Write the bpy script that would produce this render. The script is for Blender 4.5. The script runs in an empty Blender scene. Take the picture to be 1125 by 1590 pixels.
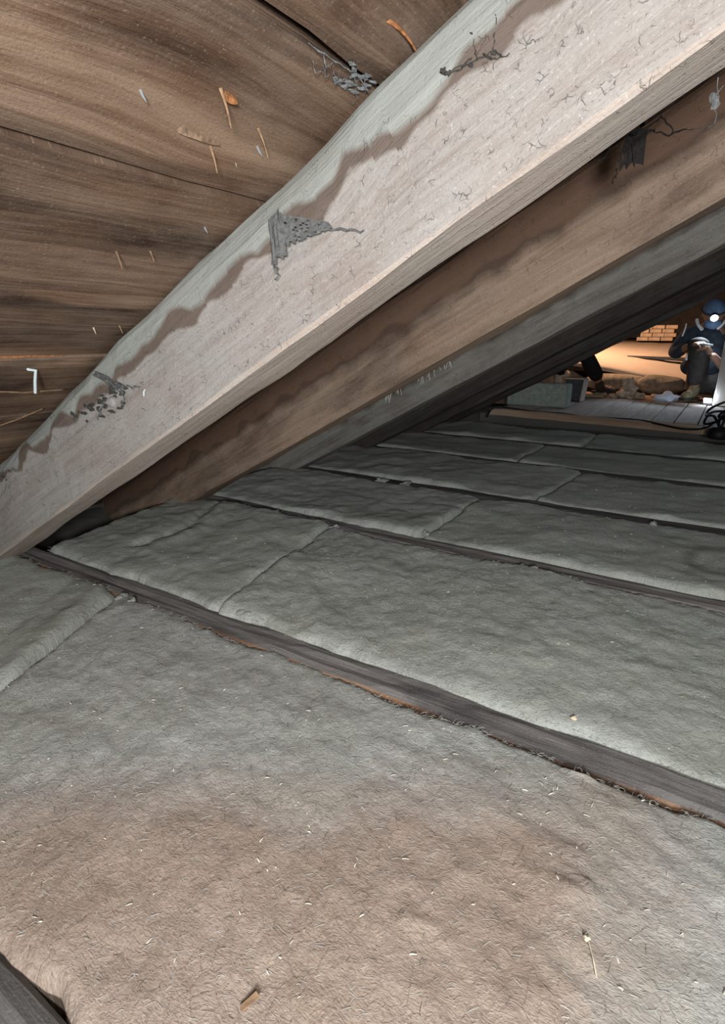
import bpy, bmesh, math, random
import numpy as np
from mathutils import Vector, Matrix

scene = bpy.context.scene
COL = scene.collection
random.seed(7)
RNG = np.random.default_rng(7)

# ------------------------------------------------------------------ camera
CAMZ = 0.5
Rm = np.array([[0.84296568, 0.16070403, -0.51340343],
               [0.53796735, -0.2518145, 0.80447535],
               [0.0, -0.95433939, -0.2987245]])      # world <- lens frame (x right, y down, z forward)
cam_d = bpy.data.cameras.new('camera')
cam = bpy.data.objects.new('camera', cam_d)
COL.objects.link(cam)
M = Matrix.Identity(4)
for i in range(3):
    M[i][0] = Rm[i, 0]; M[i][1] = -Rm[i, 1]; M[i][2] = -Rm[i, 2]
M[0][3], M[1][3], M[2][3] = 0, 0, CAMZ
cam.matrix_world = M
cam_d.sensor_fit = 'VERTICAL'
cam_d.sensor_height = 36
cam_d.lens = 878.55 / 1590 * 36
cam_d.clip_start = 0.02
cam_d.clip_end = 60
scene.camera = cam

# ------------------------------------------------------------------ world, lights, exposure
w = bpy.data.worlds.new('attic_air'); scene.world = w
w.use_nodes = True
w.node_tree.nodes['Background'].inputs[0].default_value = (0.92, 0.97, 1.0, 1)
w.node_tree.nodes['Background'].inputs[1].default_value = 0.33
scene.view_settings.view_transform = 'Standard'
scene.view_settings.look = 'None'
scene.view_settings.exposure = 0.0
scene.view_settings.gamma = 1.0
scene.view_settings.use_curve_mapping = False


def light(name, kind, loc, energy, col, size=0.1, target=None, spot=None, blend=0.6):
    d = bpy.data.lights.new(name, kind)
    d.energy = energy; d.color = col
    if kind == 'AREA':
        d.shape = 'DISK'; d.size = size
    else:
        d.shadow_soft_size = size
    if kind == 'SPOT':
        d.spot_size = math.radians(spot); d.spot_blend = blend
    o = bpy.data.objects.new(name, d); COL.objects.link(o)
    o.location = loc
    if target is not None:
        o.rotation_euler = (Vector(target) - Vector(loc)).to_track_quat('-Z', 'Y').to_euler()
    return o


# added fill behind the camera, the warm work lamp far back, the man's headlamp
light('added_fill', 'AREA', (0.30, -0.48, 0.52), 20.0, (0.95, 0.985, 1.0), 0.14, target=(-0.45, 1.1, 0.20))  # unseen fill, added to slow the falloff of brightness
light('phone_light', 'AREA', (0.14, -0.10, 0.50), 3.6, (0.96, 0.98, 1.0), 0.05, target=(-0.50, 0.75, 0.30))
light('work_lamp', 'SPOT', (-1.45, 6.0, 1.30), 120.0, (1.0, 0.60, 0.37), 0.12, target=(-0.75, 6.6, 0.2), spot=125, blend=0.5)
light('floor_lamp_light', 'POINT', (-0.130, 4.89, 0.065), 0.7, (0.72, 0.85, 1.0), 0.02)
light('headlamp_beam', 'SPOT', (-0.195, 5.10, 0.60), 17.0, (0.70, 0.84, 1.0), 0.03, target=(-0.12, 4.75, 0.05), spot=130)

# ------------------------------------------------------------------ noise in numpy
def _hash(ix, iy, seed):
    h = (ix.astype(np.int64) * 374761393 + iy.astype(np.int64) * 668265263 + seed * 1442695041) & 0x7fffffff
    h = ((h ^ (h >> 13)) * 1274126177) & 0x7fffffff
    return ((h ^ (h >> 16)) & 0xffff) / 65535.0


def vnoise(x, y, seed=0):
    x = np.asarray(x, float); y = np.asarray(y, float)
    ix = np.floor(x).astype(int); iy = np.floor(y).astype(int)
    fx = x - ix; fy = y - iy
    fx = fx * fx * (3 - 2 * fx); fy = fy * fy * (3 - 2 * fy)
    a = _hash(ix, iy, seed); b = _hash(ix + 1, iy, seed); c = _hash(ix, iy + 1, seed); d = _hash(ix + 1, iy + 1, seed)
    return (a * (1 - fx) + b * fx) * (1 - fy) + (c * (1 - fx) + d * fx) * fy - 0.5


def fbm(x, y, seed=0, octv=3):
    r = 0; a = 1
    for k in range(octv):
        r = r + a * vnoise(x * 2 ** k, y * 2 ** k, seed + 17 * k); a *= 0.5
    return r


# ------------------------------------------------------------------ material helpers
class NT:
    def __init__(s, name):
        s.m = bpy.data.materials.new(name); s.m.use_nodes = True
        s.t = s.m.node_tree; s.b = s.t.nodes['Principled BSDF']

    def n(s, typ, props=None, **inp):
        nd = s.t.nodes.new(typ)
        for k, v in (props or {}).items(): setattr(nd, k, v)
        for k, v in inp.items():
            s.set(nd.inputs[int(k[1:]) if k[0] == 'i' and k[1:].isdigit() else k.replace('_', ' ')], v)
        return nd

    def set(s, sock, v):
        if isinstance(v, bpy.types.NodeSocket): s.t.links.new(v, sock)
        elif isinstance(v, bpy.types.Node): s.t.links.new(v.outputs[0], sock)
        else:
            if sock.type == 'RGBA' and len(v) == 3: v = (*v, 1)
            sock.default_value = v

    def math(s, op, a, b=0.0, c=0.0):
        return s.n('ShaderNodeMath', {'operation': op}, i0=a, i1=b, i2=c).outputs[0]

    def ramp(s, fac, stops):
        r = s.n('ShaderNodeValToRGB', i0=fac); e = r.color_ramp.elements
        while len(e) < len(stops): e.new(0.5)
        for k, (p, c) in enumerate(stops):
            e[k].position = p
            e[k].color = (c, c, c, 1) if isinstance(c, (int, float)) else (*c, 1)
        return r.outputs[0]

    def mix(s, f, a, b, blend='MIX'):
        m = s.n('ShaderNodeMix', {'data_type': 'RGBA', 'blend_type': blend, 'clamp_factor': True})
        s.set(m.inputs[0], f); s.set(m.inputs[6], a); s.set(m.inputs[7], b)
        return m.outputs[2]

    def noise(s, vec, scale, detail=4, rough=0.55, dist=0.0, out=0):
        nd = s.n('ShaderNodeTexNoise', Vector=vec, Scale=scale, Detail=detail, Roughness=rough, Distortion=dist)
        return nd.outputs[out]

    def scale(s, vec, sc):
        return s.n('ShaderNodeMapping', Vector=vec, Scale=sc).outputs[0]

    def bump(s, h, dist, strength=1.0, normal=None):
        b = s.n('ShaderNodeBump', Strength=strength, Distance=dist, Height=h)
        if normal is not None: s.set(b.inputs['Normal'], normal)
        return b.outputs[0]

    def uvrand(s):
        """uv in metres, moved by a random amount for every object"""
        uv = s.n('ShaderNodeUVMap').outputs[0]
        r = s.n('ShaderNodeObjectInfo').outputs['Random']
        off = s.n('ShaderNodeCombineXYZ', X=s.math('MULTIPLY', r, 37.0), Y=s.math('MULTIPLY', r, 11.0), Z=s.math('MULTIPLY', r, 53.0))
        return s.n('ShaderNodeVectorMath', {'operation': 'ADD'}, i0=uv, i1=off).outputs[0], uv

    def done(s, col, rough=0.9, normal=None, spec=0.2):
        s.set(s.b.inputs['Base Color'], col); s.set(s.b.inputs['Roughness'], rough)
        s.b.inputs['Specular IOR Level'].default_value = spec
        if normal is not None: s.set(s.b.inputs['Normal'], normal)
        return s.m


def plain(name, col, rough=0.85, var=0.25, sc=30, bump=0.002):
    t = NT(name)
    co = t.n('ShaderNodeTexCoord').outputs['Object']
    f = t.noise(co, sc, 5)
    d = tuple(c * (1 - var) for c in col); l = tuple(min(1, c * (1 + var)) for c in col)
    c = t.ramp(f, [(0.3, d), (0.7, l)])
    return t.done(c, rough, t.bump(f, bump))


def wood(name, dark, mid, light_, bands=0.8, dust=None, dustamt=0.0, hair=0.0, rough=0.9, stain=(0.05, 0.03, 0.025), stainamt=0.6, wane_or_band=None, fibre=0.0, bf=17, sf=9, gw=0.35, wv_=0.05):
    """grain runs along u; v crosses it"""
    t = NT(name)
    p, uv = t.uvrand()
    warp = t.noise(t.scale(p, (1.6, 5, 1)), 1.0, 2, out=1)
    wv = t.n('ShaderNodeVectorMath', {'operation': 'MULTIPLY_ADD'}, i0=warp, i1=(0.0, wv_, 0), i2=p).outputs[0]
    g1 = t.noise(t.scale(wv, (5, 120, 1)), 1.0, 6, 0.65)        # fine grain
    g2 = t.noise(t.scale(wv, (1.1, bf, 1)), 1.0, 4, 0.6, 0.4)   # broad bands
    g3 = t.noise(t.scale(wv, (2.2, sf, 1)), 1.0, 5, 0.6, 0.8)    # stains
    blot = t.noise(t.scale(p, (9, 14, 1)), 1.0, 5, 0.65)
    f = t.math('MULTIPLY_ADD', g1, gw, t.math('MULTIPLY_ADD', g2, bands * 0.75, 0.5 - gw / 2 - bands * 0.375))
    c = t.ramp(f, [(0.28, dark), (0.5, mid), (0.72, light_)])
    st = t.math('MULTIPLY', t.ramp(g3, [(0.47, 0.0), (0.63, 1.0)]), stainamt)
    c = t.mix(st, c, stain)
    if dust:
        dm = t.ramp(t.math('MULTIPLY_ADD', blot, 0.6, t.math('MULTIPLY', g1, 0.4)), [(0.40, 0.0), (0.62, 1.0)])
        c = t.mix(t.math('MULTIPLY', dm, dustamt), c, dust)
    speck = t.noise(p, 330, 3, 0.7)
    c = t.mix(t.math('MULTIPLY', t.ramp(speck, [(0.60, 0.0), (0.70, 1.0)]), 0.35), c, tuple(min(1, x * 1.5 + 0.05) for x in light_))
    c = t.mix(t.math('MULTIPLY', t.ramp(speck, [(0.30, 1.0), (0.40, 0.0)]), 0.4), c, tuple(x * 0.6 for x in dark))
    h = t.math('ADD', t.math('MULTIPLY', g1, 1.0), t.math('MULTIPLY', speck, 0.35))
    if hair:
        hv = t.n('ShaderNodeVectorMath', {'operation': 'MULTIPLY_ADD'}, i0=t.noise(p, 70, 3, out=1), i1=(0.024, 0.024, 0), i2=p).outputs[0]
        vo = t.n('ShaderNodeTexVoronoi', {'feature': 'DISTANCE_TO_EDGE', 'voronoi_dimensions': '2D'}, Vector=hv, Scale=105.0).outputs[0]
        hm = t.math('MULTIPLY', t.ramp(vo, [(0.0, 1.0), (0.06, 0.0)]), t.ramp(t.noise(p, 60, 4), [(0.55, 0.0), (0.66, 0.8)]))
        c = t.mix(t.math('MULTIPLY', hm, hair), c, (0.10, 0.10, 0.095))
        pk = t.noise(p, 7, 4, 0.6)
        c = t.mix(t.math('MULTIPLY', t.ramp(pk, [(0.40, 0.0), (0.62, 1.0)]), 0.45 * hair), c, t.mix(1.0, c, (0.95, 0.86, 0.83), 'MULTIPLY'))
        for rot, sc in ((0.12, (75, 420, 1)), (0.9, (95, 380, 1)), (-0.7, (120, 420, 1))):
            sp = t.noise(t.n('ShaderNodeMapping', Vector=hv, Rotation=(0, 0, rot), Scale=sc).outputs[0], 1.0, 3, 0.65)
            c = t.mix(t.math('MULTIPLY', t.ramp(sp, [(0.30, 1.0), (0.37, 0.0)]), 0.6 * hair), c, (0.12, 0.11, 0.10))
            c = t.mix(t.math('MULTIPLY', t.ramp(sp, [(0.62, 0.0), (0.72, 1.0)]), 0.35 * hair), c, tuple(min(1, x * 1.25) for x in light_))
        h = t.math('SUBTRACT', h, t.math('MULTIPLY', hm, 0.5))
    if wane_or_band:
        edge, wcol, bcol, slope = wane_or_band[:4]; soft = len(wane_or_band) > 4
        sep = t.n('ShaderNodeSeparateXYZ', i0=uv)
        u, v = sep.outputs[0], sep.outputs[1]
        w1 = t.n('ShaderNodeTexNoise', {'noise_dimensions': '1D'}, W=t.math('MULTIPLY', u, 3.4), Detail=0.6, Roughness=0.4).outputs[0]
        w2 = t.n('ShaderNodeTexNoise', {'noise_dimensions': '1D'}, W=t.math('MULTIPLY_ADD', u, 2.4, 40.0), Detail=0.5).outputs[0]
        e1 = t.math('ADD', t.math('ADD', t.math('MULTIPLY', u, slope), t.math('MULTIPLY_ADD', w1, 0.020 if soft else 0.034, edge - (0.010 if soft else 0.017))), t.math('MULTIPLY', t.math('SUBTRACT', blot, 0.5), 0.030 if soft else 0.008))
        wid = t.math('MAXIMUM', t.math('MULTIPLY_ADD', w2, 0.06, -0.013), 0.006)
        rel = t.math('SUBTRACT', v, e1)                 # >0: on the wane side
        brown = t.math('MULTIPLY', t.ramp(t.math('MULTIPLY_ADD', rel, 38.0 if soft else 200.0, 0.5), [(0.0, 0.0), (1.0, 1.0)]), 1.0)
        c = t.mix(t.math('MULTIPLY', brown, 0.9), c, t.mix(blot, tuple(x * 0.6 for x in bcol), tuple(x * 1.35 for x in bcol)))
        relw = t.math('SUBTRACT', rel, wid)
        ws = t.ramp(t.math('MULTIPLY_ADD', relw, 110.0, t.math('MULTIPLY', blot, 0.9)), [(0.1, 0.0), (1.0, 1.0)])
        c = t.mix(ws, c, t.mix(blot, tuple(x * 0.78 for x in wcol), tuple(min(1, x * 1.2) for x in wcol)))
    if fibre:
        c = t.mix(fibre, c, t.ramp(g1, [(0.3, (0.25, 0.24, 0.23)), (0.8, (0.62, 0.6, 0.57))]))
    return t.done(c, rough, t.bump(h, 0.0022, 0.9, t.bump(g2, 0.004)), 0.15)


def wool(name, base, base2, brown=False, greenish=(0.30, 0.32, 0.27)):
    t = NT(name)
    uv = t.n('ShaderNodeUVMap').outputs[0]      # world x, y in metres
    co = t.n('ShaderNodeTexCoord').outputs['Object']
    wp = t.n('ShaderNodeVectorMath', {'operation': 'MULTIPLY_ADD'}, i0=t.noise(uv, 45, 3, out=1), i1=(0.012, 0.012, 0), i2=uv).outputs[0]
    fa = t.noise(t.n('ShaderNodeMapping', Vector=wp, Rotation=(0, 0, 0.6), Scale=(210, 640, 1)).outputs[0], 1.0, 5, 0.7)
    fb_ = t.noise(t.n('ShaderNodeMapping', Vector=wp, Rotation=(0, 0, -0.9), Scale=(210, 600, 1)).outputs[0], 1.0, 5, 0.7)
    fine = t.math('MULTIPLY_ADD', t.math('SUBTRACT', t.math('ADD', fa, fb_), 1.0), 0.8, 0.5)
    midn = t.noise(wp, 95, 4, 0.65)
    big = t.noise(uv, 5.5, 4, 0.55)
    c = t.mix(t.ramp(big, [(0.35, 0.0), (0.65, 1.0)]), base, base2)
    c = t.mix(t.math('MULTIPLY', t.ramp(t.noise(uv, 11, 4), [(0.5, 0.0), (0.7, 1.0)]), 0.5), c, greenish)
    if brown:  # brown patch bounded by two lines, edge broken by noise
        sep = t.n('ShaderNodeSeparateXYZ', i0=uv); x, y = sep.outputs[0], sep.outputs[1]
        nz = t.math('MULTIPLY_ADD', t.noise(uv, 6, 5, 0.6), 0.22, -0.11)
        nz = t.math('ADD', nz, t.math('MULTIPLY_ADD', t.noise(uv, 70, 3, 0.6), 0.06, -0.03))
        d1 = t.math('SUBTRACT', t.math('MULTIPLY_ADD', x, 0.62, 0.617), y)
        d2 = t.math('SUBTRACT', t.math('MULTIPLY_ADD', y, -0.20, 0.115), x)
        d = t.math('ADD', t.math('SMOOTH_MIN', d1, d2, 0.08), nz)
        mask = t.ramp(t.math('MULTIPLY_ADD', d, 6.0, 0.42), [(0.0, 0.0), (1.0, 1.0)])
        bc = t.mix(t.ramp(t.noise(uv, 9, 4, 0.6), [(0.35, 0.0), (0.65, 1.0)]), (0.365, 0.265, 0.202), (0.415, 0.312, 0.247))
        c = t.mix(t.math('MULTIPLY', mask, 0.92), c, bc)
    if not brown:       # thin dark ring with a slightly wavy line
        dist = t.n('ShaderNodeVectorMath', {'operation': 'DISTANCE'}, i0=uv, i1=(0.085, 1.46, 0)).outputs['Value']
        rn = t.math('ABSOLUTE', t.math('SUBTRACT', t.math('ADD', dist, t.math('MULTIPLY_ADD', t.noise(uv, 14, 3), 0.03, -0.015)), 0.105))
        c = t.mix(t.ramp(t.math('MULTIPLY', rn, 40.0), [(0.15, 0.55), (0.9, 0.0)]), c, (0.13, 0.12, 0.105))
    c = t.mix(t.ramp(fine, [(0.30, 0.55), (0.50, 0.0)]), c, t.mix(0.62, c, (0.07, 0.065, 0.055)))
    c = t.mix(t.ramp(fine, [(0.55, 0.0), (0.75, 0.5)]), c, t.mix(0.5, c, (0.75, 0.74, 0.70)))
    # short dark curls
    vo = t.n('ShaderNodeTexVoronoi', {'feature': 'DISTANCE_TO_EDGE', 'voronoi_dimensions': '2D'}, Vector=wp, Scale=60.0).outputs[0]
    cm = t.math('MULTIPLY', t.ramp(vo, [(0.0, 1.0), (0.05, 0.0)]), t.ramp(t.noise(uv, 30, 4), [(0.48, 0.0), (0.62, 1.0)]))
    c = t.mix(t.math('MULTIPLY', cm, 0.38), c, (0.08, 0.07, 0.055))
    h = t.math('ADD', t.math('MULTIPLY', fine, 0.55), t.math('SUBTRACT', t.math('MULTIPLY', midn, 1.2), t.math('MULTIPLY', cm, 0.1)))
    return t.done(c, 0.97, t.bump(h, 0.0034, 0.9), 0.08)


def flat(name, col, rough=0.7, spec=0.3, metal=0.0):
    t = NT(name); t.b.inputs['Metallic'].default_value = metal
    return t.done(col, rough, None, spec)


def glow(name, col, strength):
    t = NT(name)
    t.set(t.b.inputs['Emission Color'], col); t.b.inputs['Emission Strength'].default_value = strength
    return t.done(col, 0.4)


MAT = {}
MAT['board'] = wood('old_board_wood', (0.045, 0.025, 0.016), (0.150, 0.086, 0.053), (0.30, 0.200, 0.133), 1.7, (0.29, 0.215, 0.16), 0.45, 0.0, 0.9, (0.042, 0.024, 0.018), 0.95, bf=11, sf=7, gw=0.25, wv_=0.10)
MAT['rafter_pale'] = wood('pale_dusty_wood', (0.22, 0.185, 0.16), (0.35, 0.315, 0.287), (0.44, 0.41, 0.38), 0.5, (0.42, 0.415, 0.395), 0.55, 1.0, 0.95, (0.25, 0.19, 0.165), 0.40,
                          wane_or_band=(0.130, (0.365, 0.37, 0.34), (0.150, 0.108, 0.085), -0.023))
MAT['rafter_brown'] = wood('brown_rafter_wood', (0.12, 0.070, 0.046), (0.28, 0.190, 0.133), (0.39, 0.285, 0.215), 1.0, (0.36, 0.29, 0.23), 0.3, 0.15, 0.9, (0.06, 0.035, 0.028), 0.6, wane_or_band=(0.085, (0.135, 0.080, 0.054), (0.075, 0.045, 0.033), 0.0, 1))  # dark upper band: old stain plus painted shade of the rafter in front
MAT['rafter_grey'] = wood('grey_rafter_wood', (0.07, 0.057, 0.05), (0.20, 0.182, 0.16), (0.32, 0.30, 0.27), 0.9, (0.30, 0.29, 0.26), 0.5, 0.3, 0.93, (0.06, 0.04, 0.035), 0.6, wane_or_band=(0.070, (0.065, 0.045, 0.038), (0.04, 0.028, 0.024), 0.0, 1))
MAT['rafter_dark'] = wood('dark_rafter_wood', (0.016, 0.013, 0.011), (0.045, 0.038, 0.033), (0.10, 0.088, 0.076), 1.0, (0.12, 0.11, 0.10), 0.3, 0.1, 0.93, wane_or_band=(0.060, (0.018, 0.014, 0.012), (0.014, 0.011, 0.010), 0.0, 1))
MAT['sawn_pale'] = wood('sawn_tan_underside_wood', (0.31, 0.245, 0.20), (0.45, 0.375, 0.325), (0.55, 0.475, 0.42), 0.5, (0.5, 0.46, 0.41), 0.4, 0.5, 0.95, (0.34, 0.25, 0.19), 0.3)
MAT['joist'] = wood('weathered_joist_wood', (0.055, 0.048, 0.045), (0.185, 0.162, 0.152), (0.35, 0.325, 0.305), 1.1, (0.32, 0.31, 0.29), 0.4, 0.0, 0.92, (0.05, 0.044, 0.046), 0.8)
MAT['joist_side'] = wood('rough_orange_wood', (0.09, 0.045, 0.028), (0.22, 0.12, 0.07), (0.40, 0.245, 0.15), 1.2, (0.28, 0.2, 0.15), 0.4, 0.0, 0.9, (0.05, 0.03, 0.025), 0.9)
MAT['joist_far'] = wood('dark_joist_wood', (0.03, 0.028, 0.026), (0.085, 0.078, 0.072), (0.16, 0.15, 0.14), 0.8, (0.17, 0.17, 0.16), 0.3)
MAT['tan_wood'] = wood('tan_rough_wood', (0.26, 0.16, 0.10), (0.46, 0.32, 0.22), (0.60, 0.45, 0.33), 0.7, None, 0, 0, 0.9, (0.15, 0.09, 0.06), 0.3)
MAT['floor_board'] = wood('grey_floor_board_wood', (0.21, 0.17, 0.145), (0.38, 0.325, 0.285), (0.50, 0.44, 0.395), 0.6, (0.46, 0.41, 0.37), 0.5, 0.0, 0.9, (0.16, 0.13, 0.12), 0.35)
MAT['post'] = wood('whitewashed_post_wood', (0.30, 0.26, 0.22), (0.55, 0.50, 0.45), (0.72, 0.68, 0.63), 0.4, (0.7, 0.68, 0.65), 0.4, 0, 0.9, (0.3, 0.22, 0.17), 0.3)
MAT['rafter_pale_knot'] = plain('pale_knot_wood', (0.33, 0.31, 0.30), 0.95, 0.15, 60)
MAT['wool_near'] = wool('grey_wool_brown_patch', (0.44, 0.435, 0.39), (0.50, 0.495, 0.475), True, (0.41, 0.405, 0.345))
MAT['wool'] = wool('grey_green_wool', (0.425, 0.435, 0.385), (0.49, 0.495, 0.455), False, (0.38, 0.375, 0.30))
MAT['tuft'] = plain('loose_wool_tuft', (0.33, 0.335, 0.30), 1.0, 0.25, 260, 0.002)
MAT['web'] = plain('dusty_web_grey', (0.135, 0.135, 0.132), 1.0, 0.35, 220)
MAT['web_dark'] = plain('dusty_web_dark', (0.06, 0.055, 0.05), 1.0, 0.3, 200)
MAT['web_grey'] = plain('grey_web_fluff', (0.19, 0.195, 0.195), 1.0, 0.35, 220)
MAT['web_black'] = plain('near_black_web', (0.018, 0.015, 0.014), 1.0, 0.35, 220)  # near-black colour, darker than the other webs
MAT['web_pale'] = plain('web_thread_pale', (0.42, 0.40, 0.36), 1.0, 0.2, 200)
MAT['straw'] = plain('straw_pale', (0.66, 0.56, 0.40), 0.8, 0.3, 60)
MAT['fleck'] = plain('pale_flecks', (0.68, 0.64, 0.54), 0.8, 0.3, 40)
MAT['twig'] = plain('twig_brown', (0.24, 0.15, 0.09), 0.9, 0.35, 80)
MAT['split'] = plain('fresh_split_or_lit_wood', (0.36, 0.15, 0.06), 0.8, 0.5, 160)
MAT['split_pale'] = plain('pale_split_wood', (0.33, 0.205, 0.12), 0.8, 0.45, 160)
MAT['split_lift'] = plain('lifted_grain_wood', (0.25, 0.165, 0.11), 0.9, 0.5, 170)
MAT['steel'] = flat('dull_zinc', (0.55, 0.6, 0.62), 0.4, 0.5, 0.6)
MAT['white_peg'] = flat('white_painted_metal', (0.72, 0.80, 0.82), 0.45)
MAT['felt'] = plain('black_felt', (0.012, 0.012, 0.012), 1.0)
MAT['plaster'] = plain('old_plaster', (0.22, 0.20, 0.18), 0.95, 0.25, 14)
MAT['shell'] = plain('dark_masonry', (0.10, 0.085, 0.075), 0.95, 0.3, 9)
MAT['tan_sheet'] = plain('tan_plaster_sheet', (0.68, 0.56, 0.45), 0.9, 0.08, 4, 0.004)
MAT['old_wool_roll'] = plain('old_brown_wool', (0.30, 0.25, 0.19), 1.0, 0.3, 25, 0.01)
MAT['block'] = plain('grey_green_batt_offcut', (0.27, 0.30, 0.27), 1.0, 0.2, 40, 0.004)
MAT['rubble'] = plain('pale_rubble', (0.48, 0.38, 0.29), 0.95, 0.3, 30)
MAT['rubble_dark'] = plain('brown_rubble', (0.20, 0.14, 0.10), 0.95, 0.3, 30)
MAT['brick'] = plain('tan_brick', (0.52, 0.40, 0.29), 0.95, 0.2, 24)
MAT['cloth'] = plain('white_blue_cloth', (0.62, 0.68, 0.80), 0.9, 0.15, 20)
MAT['black_rubber'] = flat('black_rubber', (0.010, 0.010, 0.011), 0.55)
MAT['box'] = plain('dark_grey_box_card', (0.07, 0.07, 0.08), 0.8, 0.2)
MAT['skin'] = plain('tanned_skin', (0.36, 0.21, 0.145), 0.6, 0.1, 20, 0.0005)
MAT['jacket'] = plain('dark_blue_jacket_cloth', (0.045, 0.06, 0.085), 0.85, 0.3, 26, 0.004)
MAT['trousers'] = plain('charcoal_trouser_cloth', (0.052, 0.047, 0.043), 0.9, 0.3, 30, 0.005)
MAT['jeans'] = plain('blue_jean_cloth', (0.12, 0.17, 0.25), 0.9, 0.25, 40, 0.003)
MAT['black_cloth'] = plain('black_cloth', (0.018, 0.017, 0.018), 0.9, 0.3, 30, 0.004)
MAT['reflect'] = flat('silver_reflective_tape', (0.85, 0.88, 0.92), 0.35, 0.6)
MAT['boot'] = plain('olive_boot_leather', (0.22, 0.19, 0.11), 0.7, 0.25, 40, 0.002)
MAT['boot_dark'] = plain('dark_boot_leather', (0.06, 0.045, 0.038), 0.7, 0.25, 40, 0.002)
MAT['sole'] = flat('boot_sole_rubber', (0.04, 0.035, 0.03), 0.8)
MAT['lace'] = flat('pale_lace', (0.55, 0.48, 0.42), 0.8)
MAT['cap'] = plain('blue_cap_cloth', (0.16, 0.26, 0.46), 0.85, 0.2, 40)
MAT['hair'] = plain('dark_hair', (0.03, 0.022, 0.018), 0.7, 0.4, 90)
MAT['lamp_glow'] = glow('headlamp_lens', (0.85, 0.93, 1.0), 12.0)

# ------------------------------------------------------------------ object helpers
ORIG = {}


def obj(name, verts, faces, mat, parent=None, smooth=False, uvs=None, origin=None, mats=None, fmat=None):
    """ONE mesh object from world-space vertices; uvs: one (u, v) per vertex or per loop"""
    V = np.array([tuple(v) for v in verts], float)
    if origin is None:
        if parent is not None: origin = ORIG[parent.name]
        else: origin = np.array([(V[:, 0].min() + V[:, 0].max()) / 2, (V[:, 1].min() + V[:, 1].max()) / 2, V[:, 2].min()])
    origin = np.array(origin, float)
    me = bpy.data.meshes.new(name)
    me.from_pydata((V - origin).tolist(), [], [tuple(f) for f in faces])
    for m in (mats or [mat]): me.materials.append(m)
    if fmat is not None: me.polygons.foreach_set('material_index', fmat)
    if smooth: me.polygons.foreach_set('use_smooth', [True] * len(me.polygons))
    if uvs is not None:
        ul = me.uv_layers.new(name='UVMap')
        uvs = np.array(uvs, float)
        if len(uvs) == len(V):
            li = np.zeros(len(me.loops), int); me.loops.foreach_get('vertex_index', li); uvs = uvs[li]
        ul.data.foreach_set('uv', uvs.astype(np.float32).ravel())
    me.update()
    o = bpy.data.objects.new(name, me); COL.objects.link(o)
    ORIG[o.name] = origin
    if parent is not None:
        o.parent = parent; o.location = origin - ORIG[parent.name]
    else: o.location = origin
    return o


def empty(name, loc, parent=None):
    o = bpy.data.objects.new(name, None); COL.objects.link(o)
    o.empty_display_size = 0.05
    ORIG[o.name] = np.array(loc, float)
    if parent: o.parent = parent; o.location = ORIG[o.name] - ORIG[parent.name]
    else: o.location = loc
    return o


def tag(o, label, cat, group=None, kind=None):
    if label: o['label'] = label
    if cat: o['category'] = cat
    if group: o['group'] = group
    if kind: o['kind'] = kind
    return o


def struct(o):
    o['kind'] = 'structure'; return o


class MB:
    """collects simple solids"""
    def __init__(s): s.v = []; s.f = []

    def add(s, v, f):
        k = len(s.v); s.v += [tuple(p) for p in v]; s.f += [tuple(i + k for i in q) for q in f]; return s

    def box(s, c, size, rot=(0, 0, 0), bev=0.15):
        """box with chamfered vertical and horizontal arrises"""
        bm = bmesh.new(); bmesh.ops.create_cube(bm, size=1)
        bmesh.ops.scale(bm, vec=size, verts=bm.verts)
        if bev: bmesh.ops.bevel(bm, geom=bm.edges[:], offset=min(size) * bev, segments=1, affect='EDGES')
        from mathutils import Euler
        bmesh.ops.transform(bm, matrix=Matrix.Translation(c) @ Euler(rot).to_matrix().to_4x4(), verts=bm.verts)
        return s.bm(bm)

    def bm(s, bm):
        bm.verts.index_update()
        s.add([v.co[:] for v in bm.verts], [[v.index for v in f.verts] for f in bm.faces]); bm.free(); return s

    def tube(s, pts, r, n=6, caps=True):
        P = [Vector(p) for p in pts]; rr = r if isinstance(r, (list, tuple)) else [r] * len(P)
        vs = []; fs = []
        up = Vector((0.13, 0.27, 0.95))
        for i, p in enumerate(P):
            d = (P[min(i + 1, len(P) - 1)] - P[max(i - 1, 0)]).normalized()
            a = d.cross(up)
            if a.length < 1e-3: a = d.cross(Vector((1, 0, 0)))
            a.normalize(); b = d.cross(a)
            for k in range(n):
                an = 2 * math.pi * k / n
                vs.append(p + (a * math.cos(an) + b * math.sin(an)) * rr[i])
        for i in range(len(P) - 1):
            for k in range(n):
                fs.append((i * n + k, i * n + (k + 1) % n, (i + 1) * n + (k + 1) % n, (i + 1) * n + k))
        if caps:
            fs.append(tuple(range(n - 1, -1, -1))); fs.append(tuple((len(P) - 1) * n + k for k in range(n)))
        return s.add(vs, fs)

    def blob(s, c, size, seed=0, sub=2, amp=0.25, rot=0.0, flatb=False):
        bm = bmesh.new(); bmesh.ops.create_icosphere(bm, subdivisions=sub, radius=1)
        rs = random.Random(seed)
        ph = [rs.uniform(0, 6.28) for _ in range(6)]
        for v in bm.verts:
            x, y, z = v.co
            k = 1 + amp * (math.sin(3.1 * x + ph[0]) * math.sin(2.7 * y + ph[1]) + 0.6 * math.sin(5.3 * z + ph[2]) * math.sin(4.9 * x + ph[3]))
            v.co *= k
            if flatb and v.co.z < -0.5: v.co.z = -0.5
        bmesh.ops.scale(bm, vec=size, verts=bm.verts)
        bmesh.ops.transform(bm, matrix=Matrix.Translation(c) @ Matrix.Rotation(rot, 4, 'Z'), verts=bm.verts)
        return s.bm(bm)

    def build(s, name, mat, parent=None, smooth=False):
        return obj(name, s.v, s.f, mat, parent, smooth)


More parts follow.
